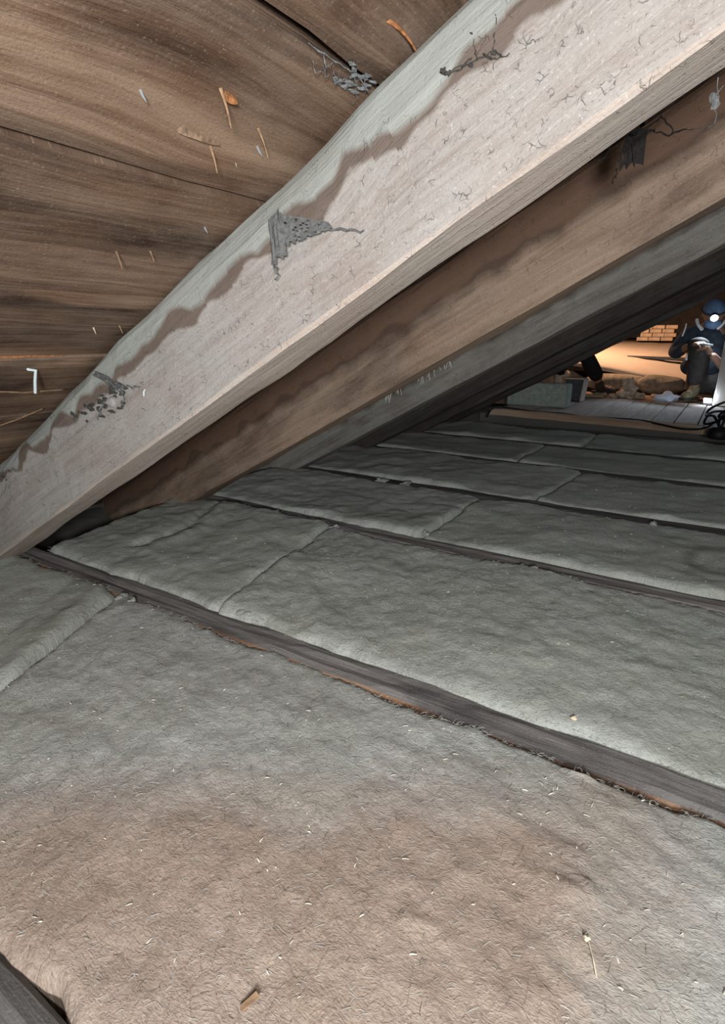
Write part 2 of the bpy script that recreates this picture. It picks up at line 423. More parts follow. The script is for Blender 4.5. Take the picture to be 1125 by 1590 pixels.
def beam(name, o, D, A, B, L, poly, nL, mat, parent=None, wob=0.0, seed=0, mats=None, side_mat=None, vflip=0.0, smooth=False):
    """prism along D; poly = list of (a, b[, v]) or a function of u; uv in metres (u along, v round the section)"""
    o, D, A, B = (np.array(x, float) for x in (o, D, A, B))
    fn = poly if callable(poly) else (lambda u: poly)
    V = []; UV = []; rows = []
    n = len(fn(0.0))
    for i in range(nL + 1):
        u = L * i / nL; pl = fn(u); per = 0.0
        row = []
        for k, q in enumerate(pl):
            a, b = q[0], q[1]
            if k: per += math.hypot(a - pl[k - 1][0], b - pl[k - 1][1])
            v = q[2] if len(q) > 2 else per
            da = wob * float(fbm(u * 9.0 + 3.3 * k, k * 1.7 + seed, seed)) if wob else 0.0
            db = wob * float(fbm(u * 7.0 + 9.1 * k, k * 2.3 + seed, seed + 5)) if wob else 0.0
            V.append(o + D * u + A * (a + da) + B * (b + db)); row.append((u, v))
        rows.append(row)
    F = []; FM = []; LUV = []
    for i in range(nL):
        for k in range(n):
            k2 = (k + 1) % n
            F.append((i * n + k, i * n + k2, (i + 1) * n + k2, (i + 1) * n + k))
            v1 = rows[i][k][1]; v2 = rows[i][k2][1]
            if k2 == 0: v2 = v1 + math.hypot(*(np.array(fn(0.0)[0][:2]) - np.array(fn(0.0)[-1][:2])))
            u1, u2 = rows[i][0][0], rows[i + 1][0][0]
            LUV += [(u1, v1), (u1, v2), (u2, v2), (u2, v1)]
            FM.append(side_mat[k] if side_mat else 0)
    F.append(tuple(range(n - 1, -1, -1))); LUV += [(fn(0)[k][0], fn(0)[k][1]) for k in range(n - 1, -1, -1)]; FM.append(0)
    F.append(tuple(nL * n + k for k in range(n))); LUV += [(fn(0)[k][0], fn(0)[k][1]) for k in range(n)]; FM.append(0)
    return obj(name, V, F, mat, parent, smooth, LUV, None, mats, FM)


def skin(name, verts, edges, rad, mat, parent, sub=2, root=0):
    """one continuous limb-like surface grown round a skeleton (Skin + Subdivision, applied into the mesh)"""
    og = ORIG[parent.name]
    me = bpy.data.meshes.new(name)
    me.from_pydata([tuple(np.array(v) - og) for v in verts], edges, [])
    o = bpy.data.objects.new(name, me); COL.objects.link(o)
    m = o.modifiers.new('skin', 'SKIN')
    for i, r in enumerate(rad):
        sv = me.skin_vertices[0].data[i]
        sv.radius = (r, r) if isinstance(r, (int, float)) else r
        sv.use_root = (i == root)
    m.use_smooth_shade = True
    s = o.modifiers.new('sub', 'SUBSURF'); s.levels = sub; s.render_levels = sub
    dg = bpy.context.evaluated_depsgraph_get(); dg.update()
    nm = bpy.data.meshes.new_from_object(o.evaluated_get(dg))
    o.modifiers.clear(); o.data = nm
    nm.materials.clear(); nm.materials.append(mat)
    nm.polygons.foreach_set('use_smooth', [True] * len(nm.polygons))
    ORIG[o.name] = og
    o.parent = parent
    return o


# ------------------------------------------------------------------ roof frame: s runs up the slope, q is the height square to it
TH = math.radians(28.3)
SD = np.array([math.cos(TH), 0, math.sin(TH)])
SN = np.array([-math.sin(TH), 0, math.cos(TH)])
YD = np.array([0, 1.0, 0]); XD = np.array([1.0, 0, 0]); ZD = np.array([0, 0, 1.0])
Q0, Q1 = 0.645, 0.812


def roofp(s, y, q=Q1): return SD * s + SN * q + YD * y


JY = [0.10, 0.645, 1.222, 1.725, 2.255, 2.745, 3.21]
JW = 0.031

# ================================================================== SETTING
fl = MB().box((0, 4.0, -0.135), (5.0, 11.0, 0.03), bev=0.0).build('floor', MAT['plaster']); struct(fl)

# roof boarding
ceil = struct(empty('ceiling', roofp(0, 1.3)))
felt = MB()
Y0, Y1 = -0.55, 3.25
vs = [roofp(s, y, Q1 + q) for q in (0.027, 0.034) for (s, y) in ((-1.75, Y0), (1.25, Y0), (1.25, Y1), (-1.75, Y1))]
obj('roofing_felt', vs, [(0, 3, 2, 1), (4, 5, 6, 7), (0, 1, 5, 4), (1, 2, 6, 5), (2, 3, 7, 6), (3, 0, 4, 7)], MAT['felt'], ceil)
seams = [-1.75, -1.56, -1.35, -1.15, -0.95, -0.748, -0.532, -0.357, -0.142, 0.043, 0.225, 0.41, 0.60, 0.79, 0.98, 1.17]
boards = []
for i in range(len(seams) - 1):
    a0, a1 = seams[i] + 0.0032, seams[i + 1] - (0.0055 if i > 7 else 0.0032)
    nk = 9
    def prof(u, a0=a0, a1=a1, i=i):
        out = []
        for k in range(nk):
            t = k / (nk - 1)
            e0 = 0.004 * float(fbm(u * 11, i * 3.1, 3)) if k == 0 else 0
            e1 = 0.004 * float(fbm(u * 11, i * 3.1 + 1.5, 4)) if k == nk - 1 else 0
            b = 0.0065 * float(fbm(u * 1.7 + i * 5, t * 3.0 + i * 7.7, 9)) + 0.004 * (1 - (2 * t - 1) ** 2)
            if k in (0, nk - 1): b += 0.004
            out.append((a0 + (a1 - a0) * t + e0 + e1, b + 0.002, (a1 - a0) * t))
        out.append((a1, 0.024, 0.21)); out.append((a0, 0.024, 0.41))
        return out
    b = beam('roof_board', SN * Q1 + YD * Y0, YD, SD, SN, Y1 - Y0 - 0.01, prof, 64, MAT['board'], ceil, smooth=False)
    boards.append(b)


def under(s, y): return roofp(s, y, Q1 + 0.004)


def board_at(s):
    for i in range(len(seams) - 1):
        if seams[i] <= s < seams[i + 1]: return boards[i]


# splinters, a painted lit lip, torn patches and nail points on the boards (parts of their board)
def splinter(s, y, vec, w, mat, n=5, bend=0.15):
    p = under(s, y); v = np.array(vec, float)
    pts = [p + SN * 0.004 + v * t + SD * bend * np.linalg.norm(v) * (t * (1 - t)) for t in np.linspace(0, 1, n)]
    MB().tube(pts, [w * (1 - 0.75 * t) for t in np.linspace(0, 1, n)], 5).build('splinter', mat, board_at(s))


def torn(s, y, ls, ly, mat, seed=1):
    """a lifted flake: thin wedge hanging a little from the board"""
    rs = random.Random(seed); v = []; n = 7
    for k in range(n):
        t = k / (n - 1)
        wv = ls * (1.25 * (1 - t) ** 0.8 + 0.06) * rs.uniform(0.7, 1.1)
        dr = 0.001 + 0.002 * math.sin(math.pi * t)
        v.append(roofp(s - wv / 2, y + ly * (t - 0.5), Q1 + 0.003 - dr)); v.append(roofp(s + wv / 2, y + ly * (t - 0.5), Q1 + 0.005))
        v.append(roofp(s + wv / 2, y + ly * (t - 0.5), Q1 + 0.009)); v.append(roofp(s - wv / 2, y + ly * (t - 0.5), Q1 + 0.007 - dr))
    f = []
    for k in range(n - 1):
        for j in range(4): f.append((4 * k + j, 4 * k + (j + 1) % 4, 4 * k + 4 + (j + 1) % 4, 4 * k + 4 + j))
    f += [(3, 2, 1, 0), tuple(4 * (n - 1) + j for j in range(4))]
    obj('torn_flake', v, f, mat, board_at(s))


torn(-0.036, 0.438, 0.0032, 0.014, MAT['split'], 1)
splinter(-0.034, 0.425, (0.006, 0.004, -0.030), 0.0016, MAT['split_pale'])
torn(-0.084, 0.437, 0.0034, 0.050, MAT['split_lift'], 2)
splinter(-0.090, 0.455, (0.004, 0.004, -0.026), 0.0016, MAT['split_pale'])
splinter(-0.055, 0.492, (0.003, 0.010, -0.024), 0.0014, MAT['split_pale'])
splinter(0.088, 0.50, (0.012, 0.062, -0.010), 0.0032, MAT['split'], 7, 0.3)
splinter(-0.095, 0.49, (-0.004, 0.010, -0.008), 0.001, MAT['straw'])
splinter(-0.529, 0.37, (0.002, 0.13, -0.001), 0.0028, MAT['split'], 8, 0.0)  # lit lip of the board edge, painted as an orange strip
splinter(-0.27, 0.45, (0.0, 0.006, -0.020), 0.0016, MAT['twig'])
splinter(-0.26, 0.49, (0.002, 0.004, -0.014), 0.0013, MAT['split_pale'])
splinter(-0.44, 0.505, (0.002, 0.003, -0.012), 0.0016, MAT['straw'])
splinter(-0.43, 0.540, (0.002, 0.005, -0.016), 0.0014, MAT['split_pale'])
splinter(0.14, 0.47, (0.004, 0.02, -0.008), 0.001, MAT['split_pale'])
for (s, y) in ((-0.064, 0.360), (-0.074, 0.508), (-0.20, 0.53)):
    p = under(s, y)
    MB().tube([p + SN * 0.006, p - SN * 0.003, p - SN * 0.009 + SD * 0.001], [0.0013, 0.0012, 0.0003], 6).build('nail_tip', MAT['steel'], board_at(s))
# the bent white clip and the twigs low on the left
p = under(-0.56, 0.470)
MB().tube([p + SN * 0.004 - YD * 0.012, p - SN * 0.002 - YD * 0.010, p - SN * 0.004, p - SN * 0.012 + YD * 0.003 - SD * 0.018, p - SN * 0.022 + YD * 0.008 - SD * 0.040],
          0.0022, 7).build('bent_clip', MAT['white_peg'], board_at(-0.56))

# eave closing board, far walls and far roof (the big attic beyond the rafters)
struct(MB().box((-2.02, 1.3, 0.0), (0.03, 3.9, 0.40)).build('wall_left', MAT['shell']))
struct(MB().box((0.2, 9.3, 1.0), (5.4, 0.15, 2.6), bev=0.0).build('wall_back', MAT['shell']))
struct(MB().box((-2.55, 6.25, 1.0), (0.1, 6.1, 2.6), bev=0.0).build('wall_far_left', MAT['shell']))
struct(MB().box((2.75, 4.3, 1.0), (0.1, 10.0, 2.6), bev=0.0).build('wall_right', MAT['shell']))
far = struct(MB().box((0.1, 6.3, 2.35), (5.4, 6.2, 0.08), bev=0.0).build('ceiling_far', MAT['shell']))
# board closing the end of the near roof, above the last rafter
struct(MB().box((0.4, 3.30, 1.75), (4.6, 0.04, 1.2), bev=0.0).build('trim_1', MAT['shell']))

# ================================================================== RAFTERS
FB = [0.545, 1.122, 1.632, 2.150, 2.665, 3.10]
TK = [0.080, 0.078, 0.072, 0.075, 0.075, 0.07]
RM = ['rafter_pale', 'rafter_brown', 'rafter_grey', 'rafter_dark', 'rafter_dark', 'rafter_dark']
RL = ['pale dusty rafter with a waney top edge, nearest and largest of the sloping rafters',
      'brown rafter just behind the pale dusty one, with dark stain along its face',
      'grey mottled rafter third from the front, behind the brown one',
      'dark brown rafter fourth from the front, behind the grey mottled one',
      'dark rafter fifth from the front, second from the far end',
      'black looking rafter farthest back, edging the view of the lit attic']
rafters = []
for i, y in enumerate(FB):
    tk = TK[i]; s0, s1 = -1.62, 1.2
    H = Q1 - Q0 - 0.001
    wn = 0.072 if i == 0 else 0.02
    def prof(u, i=i, tk=tk, H=H, wn=wn):
        w_ = wn * (1 + 0.7 * float(fbm(u * 3.3, 2.2 + i, 31)))
        d_ = (0.026 if i == 0 else 0.01) * (1 + 0.9 * float(fbm(u * 3.9, 8.2 + i, 37)))
        c = 0.004
        pts = [(tk - c, 0.0), (c, 0.0), (0.0, c)]
        for k in range(1, 4): pts.append((0.0, c + (H - w_ - c) * k / 3))
        for k in range(1, 6):
            an = math.pi / 2 * k / 5
            pts.append((d_ * (1 - math.cos(an)), H - w_ + w_ * math.sin(an)))
        pts += [(tk, H), (tk, H * 0.5), (tk, c)]
        out = []
        vv = -tk; prev = pts[0]
        for q in pts:
            vv += math.hypot(q[0] - prev[0], q[1] - prev[1]); prev = q
            out.append((q[0], q[1], vv))
        return out
    if i == 0:
        r = beam('rafter', SD * s0 + SN * Q0 + YD * y, SD, YD, SN, s1 - s0, prof, 110, None, None, 0.004, 11, [MAT[RM[0]], MAT['sawn_pale']], [1, 1] + [0] * 12)
    else:
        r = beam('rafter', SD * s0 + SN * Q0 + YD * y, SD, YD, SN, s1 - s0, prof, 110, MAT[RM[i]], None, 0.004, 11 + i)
    tag(r, RL[i], 'rafter', 'sloping rafters under the roof boards')
    rafters.append(r)

# ================================================================== JOISTS
JL = ['dark joist at the near left corner, mostly out of the picture',
      'weathered grey joist with a split orange edge, nearest of the long joists',
      'second long joist counted from the nearest, dark grey and thinner looking',
      'third long joist counted from the nearest, running below the grey mottled rafter',
      'fourth long joist counted from the nearest, thin dark line among the batts',
      'fifth long joist counted from the nearest, dim line before the far batts',
      'farthest dark joist, just in front of the tan timber strip']
for i, y in enumerate(JY):
    c = 0.005
    hh = 0.118
    zt = -0.004 if i else -0.008
    pts = [(-JW, zt - hh), (-JW, zt - c), (-JW + c, zt)] + [(-JW + c + (2 * JW - 2 * c) * k / 4, zt + 0.0015 * (k % 2)) for k in range(1, 4)] + [(JW - c, zt), (JW, zt - c), (JW, zt - hh)]
    side = [1 if k in (0, 1) else 0 for k in range(len(pts))]
    m0 = MAT['joist'] if i in (1, 2) else MAT['joist_far']
    m1 = MAT['joist_side'] if i == 1 else m0
    j = beam('joist', (-1.95, y, 0), XD, YD, ZD, 3.4, pts, 120, None, None, 0.0045, 60 + i, [m0, m1], side)
    tag(j, JL[i], 'joist', 'floor joists between the wool batts')

# ================================================================== INSULATION BATTS
BAYS = [(JY[k] + JW, JY[k + 1] - JW) for k in range(6)]
HF = []     # height functions, for laying flecks and fibres


def batt_height(x, y, x0, x1, y0, y1, seed, lift, amp):
    d = np.minimum(np.minimum(x - x0, x1 - x), np.minimum(y - y0, y1 - y))
    d = np.maximum(d, 0)
    z = lift + amp * (0.016 * fbm(x * 3.5, y * 3.5, seed, 2) + 0.007 * fbm(x * 14, y * 14, seed + 3, 3) + 0.0035 * fbm(x * 60, y * 60, seed + 5, 2))
    dy = np.maximum(np.minimum(y - y0, y1 - y), 0); dx = np.maximum(np.minimum(x - x0, x1 - x), 0)
    z = z - 0.020 * np.exp(-dy / 0.007) - 0.010 * np.exp(-dx / 0.006)
    return z


def bumpline(x, y, pts, h, wdt):
    """raised or sunk line along a polyline"""
    best = np.full(np.shape(x), 9.0)
    for (ax, ay), (bx, by) in zip(pts[:-1], pts[1:]):
        dx, dy = bx - ax, by - ay
        t = np.clip(((x - ax) * dx + (y - ay) * dy) / (dx * dx + dy * dy), 0, 1)
        best = np.minimum(best, np.hypot(x - ax - t * dx, y - ay - t * dy))
    return h * np.exp(-(best / wdt) ** 2)


NEAR_FEATURES = [([(-0.315, 0.327), (-0.280, 0.338)], 0.006, 0.0035), ([(-0.135, 0.455), (-0.108, 0.445)], 0.005, 0.003),
                 ([(-0.146, 0.434), (-0.122, 0.440)], 0.008, 0.010), ([(-0.034, 0.360), (-0.012, 0.362), (0.004, 0.378), (0.022, 0.386), (0.028, 0.392)], -0.007, 0.0022),
                 ([(-0.038, 0.352), (-0.012, 0.354), (0.006, 0.370), (0.024, 0.378)], 0.004, 0.004), ([(-0.25, 0.40), (-0.225, 0.42)], 0.006, 0.018),
                 ([(-0.22, 0.31), (-0.20, 0.33)], 0.006, 0.012), ([(-0.095, 0.60), (-0.07, 0.602)], 0.008, 0.006), ([(-0.06, 0.56), (-0.03, 0.57)], 0.004, 0.004),
                 ([(0.0, 0.50), (0.03, 0.52)], 0.005, 0.008)]


def batt(x0, x1, bay, seed, mat, res, lift, amp, label, features=(), slant=0.0, edge=0.010, fz=None):
    y0, y1 = BAYS[bay]
    nx = max(8, int((x1 - x0) / res)); ny = max(8, int((y1 - y0) / res))
    # a finer rim
    tx = np.linspace(0, 1, nx); ty = np.linspace(0, 1, ny)
    ext = np.array([0.0, 0.004, 0.010, 0.018, 0.028])
    xs = np.unique(np.concatenate([x0 + ext, x1 - ext, x0 + (x1 - x0) * tx])); ys = np.unique(np.concatenate([y0 + ext, y1 - ext, y0 + (y1 - y0) * ty]))
    X, Y = np.meshgrid(xs, ys, indexing='ij')
    Z = batt_height(X, Y, x0, x1, y0, y1, seed, lift, amp)
    for (fp, fh, fw) in features: Z = Z + bumpline(X, Y, fp, fh * 0.6, fw)
    # ragged plan outline
    wy0 = np.exp(-(Y - y0) / 0.02); wy1 = np.exp(-(y1 - Y) / 0.02); wx0 = np.exp(-(X - x0) / 0.03); wx1 = np.exp(-(x1 - X) / 0.03)
    YY = Y + edge * (fbm(X * 16, seed + 0 * X, seed + 7, 4) - 0.05) * wy0 * 2 + edge * (fbm(X * 16, seed + 0 * X, seed + 9, 4) + 0.05) * wy1 * 2
    if bay == 0: YY = YY + 0.014 * wy1 * np.clip((-0.36 - X) / 0.12, -0.30, 1)
    XX = X + edge * fbm(Y * 20, seed + 0 * X, seed + 11, 3) * (wx0 + wx1) * 0.8 + slant * (Y - y1) * (x1 > 0) * wx0 * 0 + slant * (Y - y1)
    a, b = X.shape
    V = np.stack([XX, YY, Z], -1).reshape(-1, 3)
    I = np.arange(a * b).reshape(a, b)
    F = np.stack([I[:-1, :-1], I[1:, :-1], I[1:, 1:], I[:-1, 1:]], -1).reshape(-1, 4).tolist()
    # skirt down to the ceiling sheet
    rim = np.concatenate([I[:, 0], I[-1, 1:], I[-2::-1, -1], I[0, -2:0:-1]])
    base = V[rim].copy(); base[:, 2] = -0.118
    k0 = len(V); V = np.concatenate([V, base])
    n = len(rim)
    F += [(int(rim[(k + 1) % n]), int(rim[k]), k0 + k, k0 + (k + 1) % n) for k in range(n)]
    F.append(tuple(k0 + k for k in range(n)))
    o = obj('wool_batt', V, F, mat, None, True, V[:, :2])
    tag(o, label, 'insulation batt', 'wool batts laid between the joists')
    HF.append((o, x0, x1, y0, y1, XX, YY, Z))
    return o


g = MAT['wool']
nb = batt(-0.975, 1.3, 0, 101, MAT['wool_near'], 0.0052, 0.004, 0.85, 'large near wool batt with a brown patch, filling the foreground', NEAR_FEATURES, slant=-0.50)
batt(-1.45, -0.985, 0, 102, g, 0.009, 0.005, 1.0, 'grey wool batt at the left edge, below the foot of the pale rafter',
     [([(-1.03, 0.62), (-1.0, 0.35)], 0.012, 0.03), ([(-1.13, 0.60), (-1.10, 0.35)], -0.008, 0.02)], slant=-0.50)
batt(-0.86, 1.3, 1, 111, g, 0.0075, 0.006, 1.1, 'long grey green wool batt just beyond the nearest long joist',
     [([(-0.62, 0.70), (-0.70, 0.80), (-0.85, 0.95)], 0.008, 0.025)], slant=-0.20)
batt(-1.45, -0.865, 1, 112, g, 0.009, 0.012, 1.2, 'creased wool batt under the lower end of the brown rafter',
     [([(-1.28, 1.16), (-1.22, 0.95), (-1.25, 0.8)], -0.014, 0.012), ([(-1.24, 1.16), (-1.18, 0.95), (-1.2, 0.8)], 0.010, 0.02)], slant=-0.20)
batt(-0.62, 1.3, 2, 121, g, 0.010, 0.004, 1.0, 'wool batt in the second row beyond the nearest joist, right of a faint seam')
batt(-1.45, -0.625, 2, 122, g, 0.010, 0.008, 1.2, 'wool batt in the second row, under the grey mottled rafter')
batt(-0.42, 1.3, 3, 131, g, 0.013, 0.004, 1.0, 'wool batt in the third row, right of a diagonal seam', slant=0.1)
batt(-1.45, -0.425, 3, 132, g, 0.013, 0.008, 1.1, 'wool batt in the third row, left of a diagonal seam', slant=0.1)
batt(-0.70, 1.3, 4, 141, g, 0.016, 0.004, 1.0, 'dim wool batt in the fourth row, right half')
batt(-1.45, -0.705, 4, 142, g, 0.016, 0.008, 1.1, 'dim wool batt in the fourth row, left half near the dark rafters')
batt(-0.55, 1.3, 5, 151, g, 0.018, 0.000, 1.2, 'dark far wool batt in the last row, beside the black round fitting')
batt(-1.45, -0.555, 5, 152, g, 0.018, 0.004, 1.2, 'dark far wool batt in the last row, near the slab offcut')

# loose fibres and straw flecks lying on the near batts
def surf_points(k, n, rs, win=None):
    o, x0, x1, y0, y1, XX, YY, Z = HF[k]
    a, b = XX.shape
    i = rs.integers(1, a - 2, n * 3); j = rs.integers(4, b - 5, n * 3)
    fx = rs.random(n * 3); fy = rs.random(n * 3)
    def L(A): return (A[i, j] * (1 - fx) + A[i + 1, j] * fx) * (1 - fy) + (A[i, j + 1] * (1 - fx) + A[i + 1, j + 1] * fx) * fy
    P = np.stack([L(XX), L(YY), L(Z)], -1)
    if win: P = P[(P[:, 0] > win[0]) & (P[:, 0] < win[1]) & (P[:, 1] > win[2]) & (P[:, 1] < win[3])]
    return P[:n]


def fibre_mesh(P, rs, l0, l1, wd, lift):
    V = []; F = []
    for p in P:
        ln = rs.uniform(l0, l1); an = rs.uniform(0, 6.28); cv = rs.uniform(-2.2, 2.2); q = p.copy(); q[2] -= 0.0008
        pts = []
        for t in range(4):
            pts.append(q.copy())
            q = q + np.array([math.cos(an), math.sin(an), 0]) * ln / 3; an += cv / 3
            q[2] = p[2] + lift * math.sin(math.pi * (t + 1) / 3.3) * rs.uniform(0.3, 1.0)
        k = len(V)
        for t, c in enumerate(pts):
            nrm = np.array([-math.sin(an), math.cos(an), 0.0]) * wd * (1.0 if t < 3 else 0.3)
            V += [c - nrm, c + nrm, c + np.array([0, 0, wd * 1.5])]
        for t in range(3):
            a = k + 3 * t
            F += [(a, a + 3, a + 5, a + 2), (a + 1, a + 2, a + 5, a + 4)]
    return V, F


MAT['fibre_grey'] = plain('grey_wool_fibre', (0.44, 0.44, 0.41), 1.0, 0.3, 8)
MAT['fibre_brown'] = plain('brown_wool_fibre', (0.40, 0.30, 0.24), 1.0, 0.3, 8)
MAT['fibre_dark'] = plain('dark_wool_fibre', (0.10, 0.085, 0.07), 1.0, 0.35, 8)
rs = np.random.default_rng(5)
for k, n, win, nm in ((0, 3600, (-1.0, 0.12, 0.12, 0.62), 'fibre_grey'), (0, 1100, (-0.7, 0.12, 0.12, 0.56), 'fibre_brown'), (0, 900, (-0.9, 0.12, 0.12, 0.62), 'fibre_dark'),
                      (2, 4200, (-0.9, 0.15, 0.66, 1.2), 'fibre_grey'), (2, 600, (-0.9, 0.15, 0.66, 1.2), 'fibre_dark')):
    P = surf_points(k, n, rs, win)
    V, F = fibre_mesh(P, rs, 0.004, 0.014, 0.00018, 0.0007)
    o = obj('loose_fibres', V, F, MAT[nm], HF[k][0]); o['kind'] = 'stuff'

def edge_points(k, n, rs, far, x0w, x1w):
    o, x0, x1, y0, y1, XX, YY, Z = HF[k]
    row = -1 if far else 0
    i = rs.integers(1, XX.shape[0] - 2, n * 4); f = rs.random(n * 4); j = rs.integers(0, 4, n * 4)
    j = XX.shape[1] - 1 - j if far else j
    P = np.stack([XX[i, j] * (1 - f) + XX[i + 1, j] * f, YY[i, j] * (1 - f) + YY[i + 1, j] * f, Z[i, j] * (1 - f) + Z[i + 1, j] * f], -1)
    return P[(P[:, 0] > x0w) & (P[:, 0] < x1w)][:n]


for k, far, n in ((0, True, 900), (2, False, 900), (2, True, 500), (1, True, 120), (3, False, 250), (3, True, 150), (4, False, 300)):
    P = edge_points(k, n, rs, far, -1.4, 0.15); P[:, 1] += (0.002 if far else -0.002)
    V, F = fibre_mesh(P, rs, 0.004, 0.011, 0.0002, 0.0015)
    o = obj('edge_fringe', V, F, MAT['fibre_grey'], HF[k][0]); o['kind'] = 'stuff'

V = []; F = []
fb = MB()
for k, n, win in ((0, 190, (-0.9, 0.10, 0.12, 0.61)), (2, 80, (-0.9, 0.15, 0.68, 1.19)), (1, 14, (-1.3, -0.9, 0.3, 0.61)), (3, 14, (-1.3, -0.8, 0.7, 1.19)), (4, 60, (-0.65, 0.2, 1.25, 1.7)), (6, 40, (-0.5, 0.2, 1.8, 2.2))):
    for p in surf_points(k, n, rs, win):
        an = rs.uniform(0, 6.28); ln = rs.uniform(0.0010, 0.0034); d = np.array([math.cos(an), math.sin(an), rs.uniform(-0.1, 0.25)]) * ln
        wd = rs.uniform(0.0003, 0.0007)
        fb.tube([p - d + ZD * 0.0008, p + ZD * 0.0014, p + d + ZD * 0.001], [wd, wd * 1.2, wd * 0.6], 4)
fo = fb.build('straw_flecks', MAT['fleck']); tag(fo, 'tiny pale straw and wood flecks scattered over the wool', 'straw flecks', None, 'stuff')

# ragged fluff lumps along the joists (parts of their batts)
for k, x, y, sz in ((1, -1.035, 0.60, 0.010), (0, -0.955, 0.603, 0.013), (0, -0.925, 0.607, 0.010), (2, -0.70, 0.685, 0.012), (2, -0.845, 1.185, 0.012), (3, -0.92, 1.18, 0.015),
                    (2, -0.30, 1.18, 0.016), (2, -0.33, 1.185, 0.012), (4, -0.615, 1.27, 0.012), (5, -0.9, 1.69, 0.02), (4, -0.12, 1.68, 0.014), (5, -1.0, 1.70, 0.018)):
    MB().blob((x, y, 0.002), (sz * 1.1, sz * 0.65, sz * 0.45), int(x * 1000) % 97, 3, 0.5, rs.uniform(0, 3)).build('wool_tuft', MAT['tuft'], HF[k][0], True)

# ================================================================== DUSTY WEBS
def web_sheet(name, P, n=(14, 9), thick=0.0012, jag=0.15, holes=0.12, seed=1, mat='web', sag=0.0):
    """hanging rag of dusty web: patch between four corner points (a, b on top; c, d below), with real holes and a ragged lower edge"""
    rs = random.Random(seed); a, b, c, d = [np.array(q, float) for q in P]
    nu, nv = n; nrm = np.cross(b - a, d - a); nrm /= np.linalg.norm(nrm)
    V = []; F = []
    for side in (0, 1):
        for i in range(nu + 1):
            for j in range(nv + 1):
                u = i / nu; v = j / nv
                vv = v * (1 - jag * (float(_hash(np.array(i), np.array(3), seed)) if v > 0.5 else 0))
                p = (a * (1 - u) + b * u) * (1 - vv) + (d * (1 - u) + c * u) * vv
                p = p + nrm * (0.10 * np.linalg.norm(d - a) * float(fbm(u * 4 + seed, v * 1.5, seed)) + side * thick) - ZD * sag * math.sin(math.pi * u) * v
                V.append(p)
    N1 = (nu + 1) * (nv + 1)
    keep = [[True] * nv for _ in range(nu)]
    for i in range(nu):
        for j in range(nv):
            if rs.random() < holes and 0 < i < nu - 1 and j > 0: keep[i][j] = False
            if j == nv - 1 and rs.random() < 0.35: keep[i][j] = False
    def K(i, j): return 0 <= i < nu and 0 <= j < nv and keep[i][j]
    for i in range(nu):
        for j in range(nv):
            if not keep[i][j]: continue
            q = [i * (nv + 1) + j, (i + 1) * (nv + 1) + j, (i + 1) * (nv + 1) + j + 1, i * (nv + 1) + j + 1]
            F.append(tuple(q)); F.append(tuple(N1 + x for x in reversed(q)))
            for (di, dj, e) in ((0, -1, (0, 1)), (1, 0, (1, 2)), (0, 1, (2, 3)), (-1, 0, (3, 0))):
                if not K(i + di, j + dj): F.append((q[e[1]], q[e[0]], N1 + q[e[0]], N1 + q[e[1]]))
    return V, F


def rf(s, v, off=0.0):          # point on the pale rafter's front face: s along it, v up from its lower arris
    return SD * s + SN * (Q0 + v) + YD * (FB[0] - off)


def strand(mb, pts, r, seed=0, n=14):
    rs = random.Random(seed); P = [np.array(p, float) for p in pts]; out = []
    for k in range(n):
        t = k / (n - 1) * (len(P) - 1); i = min(int(t), len(P) - 2); f = t - i
        out.append(P[i] * (1 - f) + P[i + 1] * f + np.array([rs.uniform(-1, 1) for _ in range(3)]) * r * 1.6)
    mb.tube(out, [r * rs.uniform(0.5, 1.3) for _ in out], 4)


def thing1(mb, name, mat, label, cat, group=None, smooth=False):
    o = mb.build(name, MAT[mat], None, smooth); tag(o, label, cat, group); return o


w = MB()
V, F = web_sheet('', (rf(-0.113, 0.122, 0.012), rf(-0.092, 0.121, 0.016), rf(-0.109, 0.072, 0.020), rf(-0.133, 0.078, 0.018)), (8, 14), 0.0012, 0.22, 0.03, 3)
w.add(V, F)
V, F = web_sheet('', (rf(-0.098, 0.120, 0.014), rf(-0.048, 0.077, 0.008), rf(-0.046, 0.069, 0.010), rf(-0.102, 0.083, 0.016)), (16, 12), 0.0012, 0.06, 0.13, 5)
w.add(V, F)
strand(w, [rf(-0.127, 0.075, 0.018), rf(-0.131, 0.062, 0.018)], 0.0016, 2, 8)
strand(w, [rf(-0.052, 0.074, 0.009), rf(-0.038, 0.062, 0.006), rf(-0.020, 0.048, 0.003)], 0.0014, 3, 12)
thing1(w, 'cobweb', 'web', 'thick grey dusty cobweb hanging in two flaps on the pale rafter', 'cobweb', 'dusty cobwebs')
w = MB()
for pts in ([(0.108, 0.122), (0.116, 0.112), (0.124, 0.114), (0.136, 0.104), (0.148, 0.102), (0.156, 0.099), (0.160, 0.092)], [(0.112, 0.125), (0.111, 0.116), (0.117, 0.110)], [(0.156, 0.099), (0.166, 0.118), (0.172, 0.135)],
            [(0.142, 0.103), (0.146, 0.125), (0.140, 0.140)], [(0.118, 0.112), (0.128, 0.107), (0.138, 0.107)], [(0.148, 0.103), (0.155, 0.092), (0.166, 0.088)]):
    strand(w, [rf(a, b, 0.002 - 0.016 * max(0, (b - 0.11) / 0.04)) for a, b in pts], 0.0007, int(pts[0][0] * 1000), 14)
for q in ((0.116, 0.113), (0.136, 0.104), (0.156, 0.098), (0.113, 0.118)): w.blob(rf(q[0], q[1], 0.001), (0.0025, 0.0015, 0.0018), int(q[0] * 999), 2, 0.5)
thing1(w, 'cobweb', 'web_dark', 'dark squiggle of dusty cobweb high on the pale rafter, near the top of the picture', 'cobweb', 'dusty cobwebs')
w = MB()
